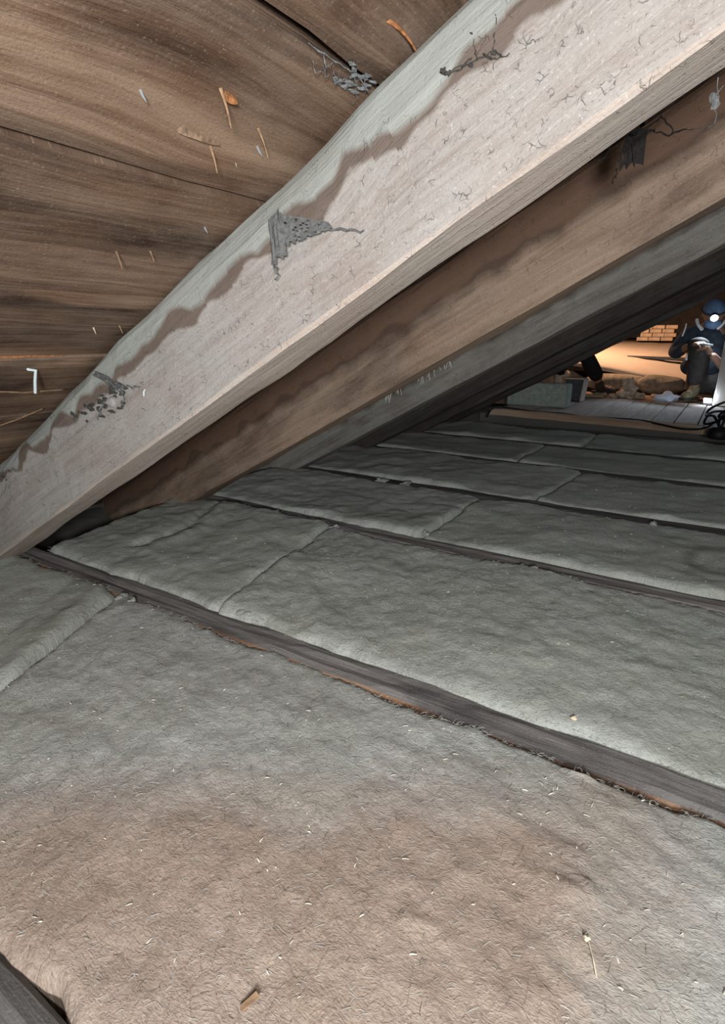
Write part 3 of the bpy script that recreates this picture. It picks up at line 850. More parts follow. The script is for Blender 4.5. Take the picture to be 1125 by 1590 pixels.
V, F = web_sheet('', (np.array((-0.158, 0.86, 0.742)), np.array((-0.137, 0.86, 0.742)), np.array((-0.138, 0.87, 0.692)), np.array((-0.172, 0.87, 0.700))), (10, 9), 0.001, 0.3, 0.05, 8)
w.add(V, F)
for pts in ([(-0.150, 0.80, 0.728), (-0.152, 0.86, 0.735), (-0.148, 0.865, 0.70)], [(-0.145, 0.86, 0.738), (-0.13, 0.88, 0.742), (-0.115, 0.9, 0.740), (-0.10, 0.92, 0.75)], [(-0.14, 0.86, 0.735), (-0.126, 0.88, 0.758), (-0.112, 0.9, 0.742)],
            [(-0.155, 0.70, 0.672), (-0.150, 0.78, 0.715), (-0.148, 0.86, 0.738)], [(-0.13, 0.87, 0.74), (-0.127, 0.74, 0.70)], [(-0.168, 0.87, 0.703), (-0.172, 0.875, 0.688)]):
    strand(w, pts, 0.0011, int(abs(pts[0][0]) * 1000), 12)
thing1(w, 'cobweb', 'web_black', 'dark ragged cobweb hanging between the pale rafter and the brown rafter', 'cobweb', 'dusty cobwebs')
w = MB()
for k in range(5): w.blob((-0.0515 + random.uniform(-.003, .003), 0.652, 0.698 + random.uniform(-.008, .008)), (0.0022, 0.0015, 0.003), k, 2, 0.6)
strand(w, [(-0.0520, 0.652, 0.712), (-0.0505, 0.655, 0.690), (-0.050, 0.66, 0.680), (-0.056, 0.67, 0.679), (-0.068, 0.69, 0.686), (-0.08, 0.72, 0.695)], 0.0005, 4, 18)
strand(w, [(-0.047, 0.650, 0.705), (-0.053, 0.652, 0.698), (-0.048, 0.654, 0.692)], 0.0005, 9, 8)
thing1(w, 'cobweb', 'web', 'pale cobweb thread dangling at the right edge under the pale rafter', 'cobweb', 'dusty cobwebs')
w = MB()
for k in range(26):
    a = random.uniform(0.026, 0.048); b = random.uniform(0.515, 0.566)
    w.blob(roofp(a, b, Q1 + 0.003), (random.uniform(0.0015, 0.004), random.uniform(0.002, 0.005), 0.0012), k + 40, 2, 0.6)
for k in range(10):
    a = random.uniform(0.030, 0.046); b = random.uniform(0.48, 0.56)
    strand(w, [roofp(a, b, Q1 + 0.002), roofp(a - 0.006, b + 0.008, Q1 - 0.002), roofp(a - 0.016 * random.random(), b + 0.016, Q1 + 0.002)], 0.00035, k, 9)
strand(w, [roofp(0.042, 0.46, Q1 + 0.001), roofp(0.042, 0.50, Q1), roofp(0.044, 0.53, Q1), roofp(0.036, 0.565, Q1)], 0.0007, 6, 16)
thing1(w, 'cobweb', 'web_grey', 'grey cobweb fluff in the dark board gap, where it meets the pale rafter', 'cobweb', 'dusty cobwebs')
w = MB()
V, F = web_sheet('', (rf(-0.548, 0.148, -0.006), rf(-0.535, 0.150, -0.004), rf(-0.462, 0.086, 0.003), rf(-0.500, 0.094, 0.004)), (7, 12), 0.001, 0.25, 0.04, 12)
w.add(V, F)
for pts in ([(-0.56, 0.160), (-0.52, 0.125), (-0.49, 0.10)], [(-0.50, 0.105), (-0.47, 0.092), (-0.447, 0.078)], [(-0.53, 0.13), (-0.54, 0.10), (-0.56, 0.09), (-0.575, 0.085)], [(-0.49, 0.10), (-0.486, 0.085), (-0.50, 0.074)]):
    strand(w, [rf(a, b, 0.004 - 0.02 * max(0, (b - 0.1) / 0.05)) for a, b in pts], 0.0014, int(abs(pts[0][0]) * 1000), 12)
thing1(w, 'cobweb', 'web', 'grey web tuft draped over the low edge of the pale rafter', 'cobweb', 'dusty cobwebs')
w = MB()
for (a, b) in ((-0.94, 0.122), (-0.90, 0.128), (-0.86, 0.134), (-0.82, 0.136), (-0.78, 0.140), (-0.74, 0.142), (-0.70, 0.140), (-0.66, 0.125), (-0.62, 0.118), (-0.585, 0.104), (-0.545, 0.090), (-0.51, 0.082), (-0.53, 0.104), (-0.50, 0.1)):
    for k in range(8):
        w.blob(rf(a + random.uniform(-0.024, 0.024), b + random.uniform(-0.009, 0.009), 0.001 - 0.018 * max(0, (b - 0.112) / 0.04)), (random.uniform(0.002, 0.008), 0.0022, random.uniform(0.0015, 0.0035)), int(abs(a) * 300) + k, 2, 0.5)
thing1(w, 'dirt_crust', 'web_dark', 'black crumbly dirt along the lower waney edge of the pale rafter', 'dirt')
kn = MB().blob(rf(-0.526, 0.092, 0.001), (0.011, 0.006, 0.008), 5, 3, 0.12)
o = kn.build('knot', MAT['rafter_pale_knot'], rafters[0], True)
MB().tube([rf(-0.439, 0.073, 0.0), rf(-0.440, 0.070, 0.004), rf(-0.443, 0.064, 0.005)], 0.0010, 5).build('splinter', MAT['white_peg'], rafters[0])
fr = MB()
for (x, yy, z, n) in ((-0.683, 1.2, 0.36, 8), (-0.66, 1.2, 0.37, 4), (-0.60, 1.2, 0.405, 4), (-0.57, 1.2, 0.425, 5), (-0.54, 1.2, 0.44, 4)):
    for k in range(n):
        xx = x + random.uniform(-0.015, 0.015); zb = math.tan(TH) * xx + Q0 / math.cos(TH)
        strand(fr, [(xx, 1.197, zb + 0.001), (xx + random.uniform(-.006, .006), 1.195, zb - random.uniform(0.004, 0.018))], 0.0006, k, 5)
o = fr.build('torn_fibres', MAT['web_pale'], rafters[1]); o['kind'] = 'stuff'

# ================================================================== TWIGS AND CRUMBS
def zat(k, x, y):
    o, x0, x1, y0, y1, XX, YY, Z = HF[k]
    d = (XX - x) ** 2 + (YY - y) ** 2
    return float(Z.ravel()[int(d.argmin())])


z = zat(0, -0.02, 0.382)
cr = MB().blob((-0.028, 0.395, z + 0.003), (0.0026, 0.0022, 0.0024), 3, 2, 0.3)
cr.tube([(-0.026, 0.393, z + 0.003), (-0.020, 0.380, z + 0.004), (-0.0145, 0.368, z + 0.0015)], 0.0005, 5)
thing1(cr, 'plaster_crumb', 'straw', 'pale crumb with a thin stalk near the bottom right, on the brown patched batt', 'crumb')
z = zat(0, -0.239, 0.209)
thing1(MB().add([(-0.242, 0.204, z), (-0.238, 0.202, z), (-0.233, 0.216, z + 0.002), (-0.237, 0.217, z + 0.003), (-0.242, 0.204, z + 0.002), (-0.238, 0.202, z + 0.002), (-0.233, 0.216, z + 0.004), (-0.237, 0.217, z + 0.005)],
       [(3, 2, 1, 0), (4, 5, 6, 7), (0, 1, 5, 4), (1, 2, 6, 5), (2, 3, 7, 6), (3, 0, 4, 7)]), 'bark_chip', 'twig', 'brown bark chip lying on the brown patched batt at the bottom edge', 'chip')
z = zat(2, -0.107, 0.700)
thing1(MB().blob((-0.107, 0.698, z + 0.002), (0.0045, 0.0038, 0.003), 4, 2, 0.2), 'yellow_seed', 'straw', 'pale yellow seed beside the far edge of the weathered joist', 'seed')
tw = MB(); p0 = under(-0.60, 0.40) - SN * 0.012; p1 = under(-0.62, 0.535) - SN * 0.012
tw.tube([p0 - YD * 0.06, p0, (p0 + p1) / 2 - SN * 0.004, p1], 0.0012, 5)
thing1(tw, 'twig', 'twig', 'long thin twig across the boards below the white clip', 'twig')
tw = MB(); p0 = under(-0.70, 0.535) - SN * 0.01
tw.tube([p0, p0 - YD * 0.03 - SD * 0.03 - SN * 0.002, p0 - YD * 0.05 - SD * 0.055], 0.0012, 5)
tw.tube([p0 - YD * 0.02 - SD * 0.02, p0 - YD * 0.035 - SD * 0.018 - SN * 0.005], 0.0008, 4)
thing1(tw, 'forked_twig', 'twig', 'short forked twig low on the left, by the foot of the pale rafter', 'twig')

# ================================================================== FAR ATTIC
# plank floor beyond the batts: every plank its own piece of the floor
xs = -1.365; k = 0
while xs < 0.9:
    wdt = 0.1235
    yf = 3.84 + 0.03 * math.sin(k * 2.3) + (0.06 if xs < -0.95 else 0)
    pts = [(0.003, -0.018), (0.003, 0.000), (0.006, 0.004), (wdt - 0.006, 0.004), (wdt - 0.003, 0.0), (wdt - 0.003, -0.018)]
    beam('floor_plank', (xs, yf, 0.003 * math.sin(k * 1.7)), YD, XD, ZD, 5.0 + 0.04 * math.sin(k * 3.1) - yf, pts, 12, MAT['floor_board'], fl, 0.002, 200 + k)
    xs += wdt; k += 1
MB().box((-0.25, 4.4, -0.07), (2.4, 1.2, 0.10), bev=0.02).build('floor_bearer', MAT['joist_far'], fl)
MB().box((0.0, 7.1, -0.045), (4.9, 4.2, 0.09), bev=0.0).build('floor_screed', MAT['rubble_dark'], fl)

# tan plank across, in front of the plank floor
c = 0.006
pts = [(-0.032, -0.03), (-0.032, 0.004), (-0.028, 0.008), (0.028, 0.008), (0.032, 0.004), (0.032, -0.03)]
D = np.array((0.985, -0.125, 0.0)); D /= np.linalg.norm(D)
o = beam('tan_plank', (-1.33, 3.70, 0.022), D, np.array((-D[1], D[0], 0)), ZD, 1.75, pts, 40, MAT['tan_wood'], None, 0.003, 77)
tag(o, 'tan rough timber strip lying in front of the grey plank floor', 'plank')

# grey slab offcut and dark box on the left of the planks
sl = MB().box((-1.165, 4.20, 0.089), (0.43, 0.13, 0.165), bev=0.08)
thing1(sl, 'batt_offcut', 'block', 'grey green slab offcut standing on edge at the end of the dark rafters', 'insulation offcut')
t = tag(empty('storage_box', (-1.01, 4.72, 0.006)), 'small dark box with a pale right edge behind the slab offcut', 'box')
MB().box((-1.03, 4.72, 0.090), (0.13, 0.12, 0.165), bev=0.04).build('box_body', MAT['box'], t)
MB().box((-0.958, 4.70, 0.092), (0.012, 0.13, 0.170), (0, 0.10, 0), bev=0.1).build('edge_strip', MAT['floor_board'], t)
MB().box((-1.03, 4.72, 0.177), (0.14, 0.13, 0.010), bev=0.1).build('box_lid', MAT['rubble'], t)

# cables and the round fitting
cb = MB()
P = [(-1.27, 3.45, 0.006), (-1.28, 3.58, 0.045), (-1.26, 3.78, 0.03), (-1.10, 3.80, 0.016), (-0.9, 3.80, 0.014), (-0.75, 3.74, 0.012), (-0.6, 3.72, 0.016), (-0.42, 3.63, 0.028), (-0.32, 3.53, 0.03), (-0.18, 3.44, 0.024), (-0.09, 3.48, 0.03), (-0.03, 3.6, 0.06), (0.06, 3.7, 0.10), (0.3, 3.8, 0.06)]
def smooth(P, n=8):
    P = [np.array(p, float) for p in P]; out = []
    for i in range(len(P) - 1):
        p0, p1, p2, p3 = P[max(i - 1, 0)], P[i], P[i + 1], P[min(i + 2, len(P) - 1)]
        for k in range(n):
            t = k / n
            out.append(0.5 * ((2 * p1) + (-p0 + p2) * t + (2 * p0 - 5 * p1 + 4 * p2 - p3) * t * t + (-p0 + 3 * p1 - 3 * p2 + p3) * t ** 3))
    return out + [P[-1]]
cb.tube(smooth(P), 0.0065, 6)
thing1(cb, 'cable', 'black_rubber', 'long thin black cable trailing along the front of the plank floor', 'cable', None, True)
t = tag(empty('round_fitting', (-0.015, 3.29, 0.0)), 'black round electrical fitting with tangled leads at the right edge', 'electrical fitting')
lat = MB()
prof = [(0.0, 0.0), (0.043, 0.0), (0.048, 0.010), (0.048, 0.032), (0.042, 0.044), (0.030, 0.050), (0.028, 0.056), (0.0, 0.058)]
vs = []; fs = []; n = 24
for r_, z_ in prof:
    for k in range(n): vs.append((-0.015 + r_ * math.cos(6.2832 * k / n), 3.29 + r_ * math.sin(6.2832 * k / n), z_ + 0.010))
for i in range(len(prof) - 1):
    for k in range(n): fs.append((i * n + k, i * n + (k + 1) % n, (i + 1) * n + (k + 1) % n, (i + 1) * n + k))
lat.add(vs, fs).build('housing', MAT['black_rubber'], t, True)
for q, P in enumerate(([(-0.015, 3.29, 0.066), (-0.05, 3.36, 0.11), (-0.085, 3.46, 0.10), (-0.07, 3.55, 0.13), (0.02, 3.62, 0.17), (0.12, 3.68, 0.15)],
                       [(-0.01, 3.29, 0.066), (0.0, 3.34, 0.12), (-0.04, 3.45, 0.07), (-0.09, 3.52, 0.05), (-0.07, 3.58, 0.10), (0.0, 3.60, 0.11), (0.1, 3.60, 0.09)],
                       [(-0.02, 3.30, 0.064), (-0.02, 3.38, 0.10), (0.02, 3.40, 0.15), (0.01, 3.5, 0.14), (-0.03, 3.53, 0.09), (0.03, 3.58, 0.06), (0.11, 3.55, 0.03)])):
    MB().tube(smooth(P), 0.0065, 6).build('lead', MAT['black_rubber'], t, True)

# rough post at the right edge
Dp = np.array((0.015, 0.0, 1.0)); Dp /= np.linalg.norm(Dp); Ap = np.cross(np.array((0.25, 1.0, 0)), Dp); Ap /= np.linalg.norm(Ap); Bp = np.cross(Dp, Ap)
pts = [(-0.075, -0.035), (-0.065, -0.045), (0.065, -0.045), (0.075, -0.035), (0.075, 0.035), (0.065, 0.045), (-0.065, 0.045), (-0.075, 0.035)]
o = beam('post', np.array((-0.015, 4.93, 0.008)), Dp, Ap, Bp, 1.25, pts, 30, MAT['post'], None, 0.006, 91)
tag(o, 'whitewashed post at the right edge, brightly lit on its left side', 'post')

t = tag(empty('work_light', (-0.128, 4.93, 0.006)), 'small white work light shining on the planks at the foot of the post', 'work light')
MB().box((-0.128, 4.945, 0.030), (0.060, 0.030, 0.046), (-0.5, 0, 0.2), 0.2).build('lamp_body', MAT['box'], t)
MB().box((-0.1305, 4.928, 0.038), (0.050, 0.006, 0.036), (-0.5, 0, 0.2), 0.2).build('lamp_face', MAT['lamp_glow'], t)
MB().box((-0.128, 4.94, 0.009), (0.07, 0.04, 0.006), (0, 0, 0.2), 0.2).build('lamp_foot', MAT['box'], t)

# sloping tan sheet, rolls of old wool below its lip, dark shadow strip and bricks on it
vs = []; fs = []; nx = 14
prof = [(5.72, -0.06), (5.78, -0.01), (5.88, 0.015), (6.6, 0.10), (7.9, 0.235), (7.9, 0.215), (6.6, 0.08), (5.88, -0.01), (5.76, -0.05)]
for i in range(nx + 1):
    x = -2.4 + 2.9 * i / nx
    zl = 0.215 - 0.17 * (x + 0.85) * (1 if -1.3 < x < -0.4 else 0) + (0.076 if x <= -1.3 else 0) - (0.076 if x >= -0.4 else 0)
    for (yy, dz) in prof:
        f_ = max(0.0, 1 - (yy - 5.72) / 1.6)
        vs.append((x, yy + 0.02 * math.sin(i * 1.9), 0.235 + dz + (zl - 0.235) * f_))
n = len(prof)
for i in range(nx):
    for k in range(n): fs.append((i * n + k, (i + 1) * n + k, (i + 1) * n + (k + 1) % n, i * n + (k + 1) % n))
fs += [tuple(range(n - 1, -1, -1)), tuple(nx * n + k for k in range(n))]
o = obj('tan_sheet', vs, fs, MAT['tan_sheet'], None, True); tag(o, 'wide sloping tan sheet lit warm at the back of the attic', 'sheet')
for (xc, yc, lx, ry, rz, lab, sd) in ((-0.86, 5.68, 0.30, 0.10, 0.085, 'dark old wool roll below the left lip of the tan sheet', 1), (-0.52, 5.64, 0.20, 0.10, 0.085, 'lower brown wool roll to the left of the seated man', 2), (-1.50, 5.80, 0.28, 0.10, 0.10, 'old wool roll at the far left, behind the dark boot', 3)):
    thing1(MB().blob((xc, yc, rz * 0.98), (lx, ry, rz), sd, 4, 0.10), 'wool_roll', 'old_wool_roll', lab, 'insulation roll', None, True)
thing1(MB().add([(-0.92, 6.32, 0.292), (-0.40, 6.20, 0.262), (-0.40, 6.30, 0.274), (-0.92, 6.35, 0.296), (-0.92, 6.32, 0.300), (-0.40, 6.20, 0.285), (-0.40, 6.30, 0.297), (-0.92, 6.35, 0.304)],
                [(3, 2, 1, 0), (4, 5, 6, 7), (0, 1, 5, 4), (1, 2, 6, 5), (2, 3, 7, 6), (3, 0, 4, 7)]), 'lath', 'box', 'dark tapered strip standing in for a shadow on the tan sheet', 'lath')  # dark wedge put where a shadow crosses the sheet
t = tag(empty('brick_stack', (-0.82, 7.55, 0.43)), 'small stack of tan bricks on top of the tan sheet', 'brick stack')
b0 = None
for r_ in range(4):
    for c_ in range(3):
        p = Vector((-0.94 + c_ * 0.125 + (0.03 if r_ % 2 else 0), 7.5, 0.435 + 0.043 * r_))
        if b0 is None:
            b0 = MB().box((0, 0, 0.02), (0.118, 0.2, 0.039), bev=0.1).build('brick', MAT['brick'], None); b0.parent = t; b = b0
        else:
            b = b0.copy(); COL.objects.link(b); b.parent = t
        b.location = p - Vector((-0.82, 7.55, 0.43)); b.rotation_euler = (0, 0, random.uniform(-0.05, 0.05))
thing1(MB().box((-1.34, 5.55, 0.10), (0.13, 0.10, 0.18), (0, 0, 0.5), 0.25), 'tan_block', 'tan_sheet', 'tan block lit orange to the left of the dark boot', 'block')

# heap of rubble, sack, stick and cloth
ch0 = None
for k in range(46):
    x = random.uniform(-0.98, -0.30); y = random.uniform(5.10, 5.45)
    if -0.38 < x and y < 5.2: y += 0.22
    sc = random.uniform(0.016, 0.036); mt = 'rubble'
    if ch0 is None:
        ch0 = MB().blob((0, 0, 0), (1, 0.8, 0.6), 12, 2, 0.35, 0, True).build('rubble_chunk', MAT['rubble'], None); c_ = ch0
        ch0['label'] = 'pale chunk of rubble on the floor between the two people'; ch0['category'] = 'rubble'; ch0['group'] = 'rubble heap beside the boots'
    else:
        c_ = ch0.copy(); COL.objects.link(c_)
    c_.scale = (sc, sc, sc); c_.location = (x, y, 0.0 if y > 5.0 else 0.006); c_.rotation_euler = (0, 0, random.uniform(0, 6.28))
sk = MB()
for (dx, dy, dz, a) in ((0, 0, 0.035, 0.085), (0.015, 0.01, 0.075, 0.06), (0.0, 0, 0.105, 0.035), (-0.02, 0, 0.125, 0.03), (0.025, 0, 0.127, 0.028), (0.08, 0.0, 0.02, 0.05)):
    sk.blob((-0.72 + dx, 5.20 + dy, dz), (a, a * 0.7, 0.035), int(dz * 900), 3, 0.3)
thing1(sk, 'crumpled_sack', 'rubble', 'crumpled tan paper sack standing in the rubble beside the dark boot', 'sack', None, True)
thing1(MB().box((-1.00, 5.10, 0.012), (0.24, 0.05, 0.022), (0, 0, 0.05), 0.2), 'stick', 'tan_wood', 'short tan batten on the floor in front of the dark boot', 'batten')
thing1(MB().blob((-0.41, 5.10, 0.022), (0.085, 0.05, 0.045), 8, 4, 0.35, 0.3, True), 'crumpled_cloth', 'cloth', 'crumpled bluish white cloth beside the olive boot', 'cloth', None, True)

# ================================================================== PEOPLE
def add_boot(parent, ankle, toe, mat, nm='boot', lace=True):
    a = np.array(ankle, float); b = np.array(toe, float); zf = a[2] - 0.075
    d = b - a; d[2] = 0; L = np.linalg.norm(d); d /= L; heel = a - d * 0.035
    pts = [a + ZD * 0.045, a - ZD * 0.005, np.array([*(a + d * 0.01)[:2], zf + 0.045]), np.array([*(a + d * L * 0.5)[:2], zf + 0.042]), np.array([*(a + d * L * 0.95)[:2], zf + 0.034]), np.array([*heel[:2], zf + 0.04])]
    o = skin(nm, pts, [(0, 1), (1, 2), (2, 3), (3, 4), (2, 5)], [0.045, 0.042, 0.043, (0.040, 0.034), (0.036, 0.028), 0.036], MAT[mat], parent, 2, 2)
    s_ = np.array([-d[1], d[0], 0]); so = MB(); ring = []
    for (t, w_) in ((-0.28, 0.026), (-0.15, 0.040), (0.2, 0.040), (0.55, 0.046), (0.9, 0.040), (1.12, 0.022)):
        ring.append((a + d * L * t, w_))
    up = [np.array([*(p + s_ * w_)[:2], zf + 0.002]) for p, w_ in ring] + [np.array([*(p - s_ * w_)[:2], zf + 0.002]) for p, w_ in reversed(ring)]
    n = len(up); so.add([*up, *[u + ZD * 0.022 for u in up]], [tuple(range(n - 1, -1, -1)), tuple(range(n, 2 * n))] + [(k, (k + 1) % n, n + (k + 1) % n, n + k) for k in range(n)])
    r = so.build('sole', MAT['sole'], o)
    if lace:
        lc = MB()
        for t in (0.25, 0.42, 0.58):
            p = a + d * L * t; h = zf + 0.082 - 0.02 * t
            lc.tube([np.array([*(p + s_ * 0.030)[:2], h - 0.012]), np.array([*p[:2], h + 0.004]), np.array([*(p - s_ * 0.030)[:2], h - 0.012])], 0.005, 5)
        lc.build('lace', MAT['lace'], o)
    return o


def hand_chain(V, E, R, root, wrist, palm, nrm, spread, curl, size=1.0, thumb=1):
    """adds palm and five bent fingers to a skeleton; palm = direction of the fingers"""
    d = np.array(palm, float); d /= np.linalg.norm(d); s_ = np.array(spread, float); s_ /= np.linalg.norm(s_); n_ = np.array(nrm, float); n_ /= np.linalg.norm(n_)
    w_ = np.array(wrist, float)
    mid = w_ + d * 0.045 * size; V.append(mid); R.append((0.026 * size, 0.016 * size)); E.append((root, len(V) - 1)); m = len(V) - 1
    return m, d, s_, n_


def fingers(parent, name, wrist, palm, nrm, spread, curl, mat, size=1.0, thumb=1):
    d = np.array(palm, float); d /= np.linalg.norm(d); s_ = np.array(spread, float); s_ /= np.linalg.norm(s_); n_ = np.array(nrm, float); n_ /= np.linalg.norm(n_)
    w_ = np.array(wrist, float)
    V = [w_, w_ + d * 0.035 * size, w_ + d * 0.065 * size]; E = [(0, 1), (1, 2)]; R = [0.022 * size, (0.034 * size, 0.018 * size), (0.034 * size, 0.016 * size)]
    for k, (off, ln) in enumerate(((-0.027, 0.055), (-0.009, 0.066), (0.009, 0.070), (0.027, 0.062))):
        base = w_ + d * 0.078 * size + s_ * off * size
        V.append(base); R.append(0.0095 * size); E.append((2, len(V) - 1)); ang = 0.0; p = base
        for j in range(3):
            ang += curl; p = p + (d * math.cos(ang) + n_ * math.sin(ang)) * ln * size / 2.6
            V.append(p); R.append((0.009 - 0.0011 * j) * size); E.append((len(V) - 2, len(V) - 1))
    p = w_ + d * 0.022 * size + s_ * 0.030 * size * thumb; V.append(p); R.append(0.011 * size); E.append((1, len(V) - 1)); ang = 0.7
    for j in range(2):
        p = p + (s_ * thumb * math.cos(ang) + d * math.sin(ang) + n_ * 0.45) * 0.028 * size; ang += 0.3
        V.append(p); R.append((0.0100 - 0.001 * j) * size); E.append((len(V) - 2, len(V) - 1))
    return skin(name, V, E, R, MAT[mat], parent, 2, 1)


def head_mesh(c, fwd, up, r, parent, mat='skin'):
    """head with brow, eye sockets, nose, lips, chin and ears; +y local = face"""
    f = np.array(fwd, float); f /= np.linalg.norm(f); u = np.array(up, float); u -= f * u.dot(f); u /= np.linalg.norm(u); s_ = np.cross(f, u)
    bm = bmesh.new(); bmesh.ops.create_icosphere(bm, subdivisions=4, radius=1)
    for v in bm.verts:
        x, y, z = v.co
        x *= 0.80 - 0.12 * max(0, -z); y *= 0.98; z *= 1.16
        if z < -0.3 and y < 0: y *= 0.75 + 0.0 * z
        g_ = lambda a, b, cx, cz: math.exp(-((x - cx) / a) ** 2 - ((z - cz) / b) ** 2)
        if y > 0.2:
            y += 0.26 * g_(0.11, 0.20, 0, -0.12) + 0.10 * g_(0.09, 0.10, 0, -0.24)          # nose
            y -= 0.12 * (g_(0.14, 0.10, 0.27, 0.06) + g_(0.14, 0.10, -0.27, 0.06))              # eye sockets
            y += 0.06 * (g_(0.2, 0.07, 0.27, 0.22) + g_(0.2, 0.07, -0.27, 0.22))                # brow
            y += 0.07 * g_(0.20, 0.06, 0, -0.50) - 0.05 * g_(0.2, 0.025, 0, -0.52)              # lips
            y += 0.10 * g_(0.22, 0.16, 0, -0.88)                                                # chin
        v.co = (x, y, z)
    V = [np.array(c) + (s_ * v.co.x + f * v.co.y + u * v.co.z) * r for v in bm.verts]
    bm.verts.index_update(); F = [[v.index for v in q.verts] for q in bm.faces]; bm.free()
    m = MB().add(V, F)
    for sd in (-1, 1): m.blob(np.array(c) + (s_ * sd * 0.82 - f * 0.08 - u * 0.05) * r, (0.10 * r, 0.2 * r, 0.28 * r), 3, 2, 0.1)
    h = m.build('head', MAT[mat], parent, True)
    for sd in (-1, 1): MB().blob(np.array(c) + (s_ * sd * 0.27 + f * 0.80 + u * 0.06) * r, (0.10 * r,) * 3, 1, 2, 0.0).build('eye', MAT['box'], h, True)
    return h, f, u, s_


# the seated man with the headlamp
man = tag(empty('person', (-0.18, 5.30, 0.006)), 'person with a bright headlamp, dark jacket and one knee raised, sitting on planks', 'person')
hipc = (-0.16, 5.37, 0.15)
BV = [hipc, (-0.18, 5.37, 0.30), (-0.19, 5.36, 0.43), (-0.20, 5.345, 0.53), (-0.20, 5.31, 0.585),            # 0-4 spine, neck
      (-0.355, 5.36, 0.515), (-0.435, 5.33, 0.35), (-0.30, 5.07, 0.425),                                      # 5-7 right arm to wrist
      (-0.03, 5.36, 0.515), (-0.045, 5.235, 0.235), (-0.165, 5.085, 0.365),                                    # 8-10 left arm to wrist
      (-0.235, 5.35, 0.15), (-0.262, 5.06, 0.455), (-0.240, 5.19, 0.10),                                      # 11-13 right leg
      (-0.075, 5.38, 0.14), (0.02, 5.21, 0.105), (-0.10, 5.50, 0.07)]                                        # 14-16 left leg
BE = [(0, 1), (1, 2), (2, 3), (3, 4), (3, 5), (5, 6), (6, 7), (3, 8), (8, 9), (9, 10), (0, 11), (11, 12), (12, 13), (0, 14), (14, 15), (15, 16)]
BR = [(0.11, 0.09), (0.105, 0.08), (0.12, 0.085), (0.075, 0.06), 0.042, 0.052, 0.040, 0.026, 0.052, 0.038, 0.025, 0.075, 0.056, 0.036, 0.075, 0.055, 0.036]
skin('body', BV, BE, BR, MAT['skin'], man)
JV = BV[:4] + [(-0.355, 5.36, 0.515), (-0.435, 5.33, 0.35), (-0.35, 5.15, 0.405), (-0.03, 5.36, 0.515), (-0.05, 5.26, 0.27), (-0.38, 5.40, 0.24)]
skin('jacket', JV, [(0, 1), (1, 2), (2, 3), (3, 4), (4, 5), (5, 6), (3, 7), (7, 8), (1, 9)],
     [(0.125, 0.10), (0.125, 0.095), (0.14, 0.10), (0.085, 0.07), 0.066, 0.056, 0.043, 0.066, 0.052, 0.055], MAT['jacket'], man)
TV = [hipc, (-0.235, 5.35, 0.15), (-0.262, 5.06, 0.470), (-0.252, 5.125, 0.28), (-0.242, 5.185, 0.125), (-0.075, 5.38, 0.14), (0.02, 5.215, 0.105), (-0.10, 5.49, 0.075)]
skin('trousers', TV, [(0, 1), (1, 2), (2, 3), (3, 4), (0, 5), (5, 6), (6, 7)], [(0.125, 0.105), 0.092, 0.078, 0.068, 0.060, 0.090, 0.074, 0.050], MAT['trousers'], man)
fingers(man, 'right_hand', (-0.30, 5.07, 0.43), (0.75, -0.62, 0.12), (0.1, -0.55, -0.8), (0.55, 0.7, 0.35), 0.55, 'skin', 0.92, 1)
fingers(man, 'left_hand', (-0.165, 5.085, 0.365), (-0.45, -0.45, 0.55), (-0.6, -0.3, -0.6), (0.7, -0.6, 0.1), 0.6, 'skin', 0.92, -1)
add_boot(man, (-0.240, 5.19, 0.088), (-0.300, 5.05, 0.04), 'boot')
add_boot(man, (-0.10, 5.53, 0.088), (-0.20, 5.66, 0.04), 'boot', lace=False)
hd, hf, hu, hs = head_mesh((-0.20, 5.27, 0.655), (0.10, -0.86, -0.50), (0.0, -0.45, 0.9), 0.088, man)
cp = MB(); bm = bmesh.new(); bmesh.ops.create_icosphere(bm, subdivisions=3, radius=1)
bmesh.ops.delete(bm, geom=[v for v in bm.verts if v.co.z < 0.12], context='VERTS')
bm.verts.index_update(); bm.verts.ensure_lookup_table()
hc = np.array((-0.20, 5.27, 0.655))
V = [hc + (hs * v.co.x * 0.90 + hf * v.co.y * 1.06 + hu * v.co.z * 1.22) * 0.088 for v in bm.verts]; F = [[v.index for v in q.verts] for q in bm.faces]; bm.free()
cp.add(V, F); cap = cp.build('cap', MAT['cap'], man, True)
md = cap.modifiers.new('thick', 'SOLIDIFY'); md.thickness = 0.006; md.offset = 1
ms = MB(); ms.blob(hc + (hf * 0.78 - hu * 0.52) * 0.088, (0.058, 0.045, 0.042), 2, 3, 0.06); ms.build('face_mask', MAT['cap'], man, True)
lp = hc + (hf * 1.10 + hu * 0.36) * 0.088
hl = MB().tube([lp, lp + hf * 0.022, lp + hf * 0.030], [0.028, 0.030, 0.027], 14).build('headlamp', MAT['black_rubber'], man)
MB().tube([lp + hf * 0.0302, lp + hf * 0.034], [0.026, 0.024], 14).build('lamp_lens', MAT['lamp_glow'], hl)
bd = MB(); rg = [hc + (hs * math.cos(a) * 0.93 + hf * math.sin(a) * 1.09) * 0.088 + hu * 0.036 for a in np.linspace(0, 6.2832, 25)]
bd.tube(rg, 0.007, 5, False).build('head_strap', MAT['box'], man)
for nm, P, r_ in (('reflective_strap', [(-0.305, 5.245, 0.615), (-0.290, 5.225, 0.575), (-0.255, 5.215, 0.535)], 0.012), ('reflective_strap', [(-0.115, 5.245, 0.610), (-0.130, 5.225, 0.575), (-0.160, 5.215, 0.54)], 0.009),
                  ('jacket_cord', [(-0.375, 5.29, 0.585), (-0.378, 5.285, 0.54), (-0.388, 5.28, 0.49)], 0.006)):
    MB().tube(smooth(P, 4), r_, 6).build(nm, MAT['reflect'], man)
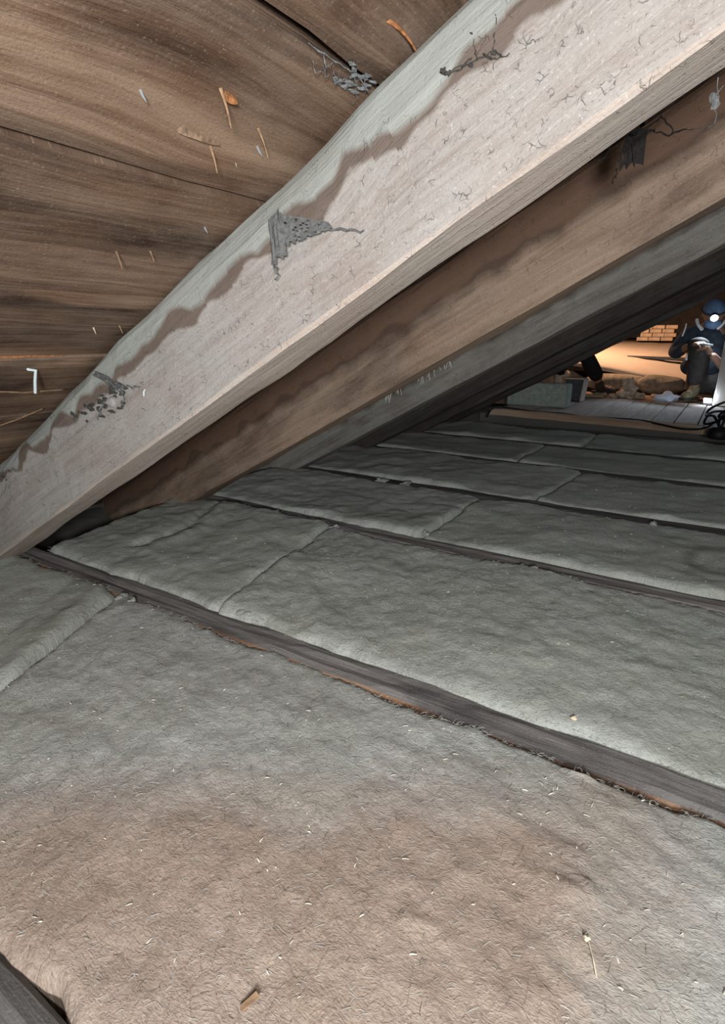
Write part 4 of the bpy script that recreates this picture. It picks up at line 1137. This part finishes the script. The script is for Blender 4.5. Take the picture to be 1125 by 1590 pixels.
MB().box((-0.315, 5.085, 0.345), (0.022, 0.012, 0.060), (0.3, 0.1, 0.5)).build('reflective_patch', MAT['reflect'], man)
tl = tag(empty('pliers', (-0.20, 4.99, 0.43)), 'small steel pliers held in the hands of the person with the headlamp', 'pliers')
MB().tube([(-0.25, 5.00, 0.435), (-0.21, 4.985, 0.437), (-0.16, 4.985, 0.43)], [0.006, 0.008, 0.004], 6).build('upper_handle', MAT['steel'], tl)
MB().tube([(-0.25, 5.00, 0.42), (-0.21, 4.985, 0.430), (-0.16, 4.985, 0.425)], [0.006, 0.008, 0.004], 6).build('lower_handle', MAT['steel'], tl)

# the second worker, in black, mostly hidden behind the rafters
m2 = tag(empty('person', (-1.35, 5.42, 0.0)), 'person in black clothes crouching behind the dark rafters, only leg and boot showing', 'person')
h2 = (-1.42, 5.44, 0.26)
BV = [h2, (-1.44, 5.40, 0.42), (-1.44, 5.36, 0.58), (-1.43, 5.33, 0.68), (-1.42, 5.29, 0.74),
      (-1.27, 5.34, 0.66), (-1.17, 5.22, 0.46), (-1.20, 5.06, 0.36), (-1.60, 5.33, 0.66), (-1.66, 5.22, 0.46), (-1.55, 5.06, 0.38),
      (-1.36, 5.44, 0.26), (-1.105, 5.28, 0.355), (-0.985, 5.44, 0.09), (-1.50, 5.44, 0.26), (-1.55, 5.12, 0.34), (-1.56, 5.34, 0.09)]
skin('body', BV, BE, BR, MAT['skin'], m2)
JV = BV[:4] + [BV[5], BV[6], (-1.19, 5.11, 0.39), BV[8], BV[9], (-1.58, 5.11, 0.405)]
skin('jacket', JV, [(0, 1), (1, 2), (2, 3), (3, 4), (4, 5), (5, 6), (3, 7), (7, 8), (8, 9)], [(0.125, 0.10), (0.125, 0.095), (0.14, 0.10), (0.085, 0.07), 0.066, 0.056, 0.043, 0.066, 0.056, 0.043], MAT['black_cloth'], m2)
TV = [h2, BV[11], BV[12], (-1.04, 5.37, 0.21), (-0.99, 5.435, 0.115), BV[14], BV[15], (-1.555, 5.24, 0.2), (-1.56, 5.335, 0.115)]
skin('trousers', TV, [(0, 1), (1, 2), (2, 3), (3, 4), (0, 5), (5, 6), (6, 7), (7, 8)], [(0.125, 0.105), 0.088, 0.072, 0.070, 0.062, 0.088, 0.070, 0.062, 0.055], MAT['black_cloth'], m2)
fingers(m2, 'right_hand', (-1.20, 5.06, 0.36), (0.2, -0.6, -0.7), (-0.1, 0.7, -0.6), (1, 0.1, 0), 0.4, 'skin', 0.92, 1)
fingers(m2, 'left_hand', (-1.55, 5.06, 0.38), (-0.1, -0.6, -0.7), (0.1, 0.7, -0.6), (-1, 0.1, 0), 0.4, 'skin', 0.92, 1)
add_boot(m2, (-0.985, 5.44, 0.078), (-0.80, 5.33, 0.04), 'boot_dark')
add_boot(m2, (-1.56, 5.34, 0.078), (-1.54, 5.14, 0.04), 'boot_dark')
hd, hf, hu, hs = head_mesh((-1.41, 5.24, 0.83), (0.25, -0.9, -0.3), (0, -0.3, 0.95), 0.088, m2)
hr = MB(); bm = bmesh.new(); bmesh.ops.create_icosphere(bm, subdivisions=3, radius=1)
bmesh.ops.delete(bm, geom=[v for v in bm.verts if v.co.z < 0.1 and v.co.y > -0.2], context='VERTS')
bm.verts.index_update()
V = [np.array((-1.41, 5.24, 0.83)) + (hs * v.co.x * 0.87 + hf * (v.co.y * 1.03 - 0.03) + hu * v.co.z * 1.23) * 0.088 for v in bm.verts]; F = [[v.index for v in q.verts] for q in bm.faces]; bm.free()
hr.add(V, F).build('hair', MAT['hair'], m2, True)
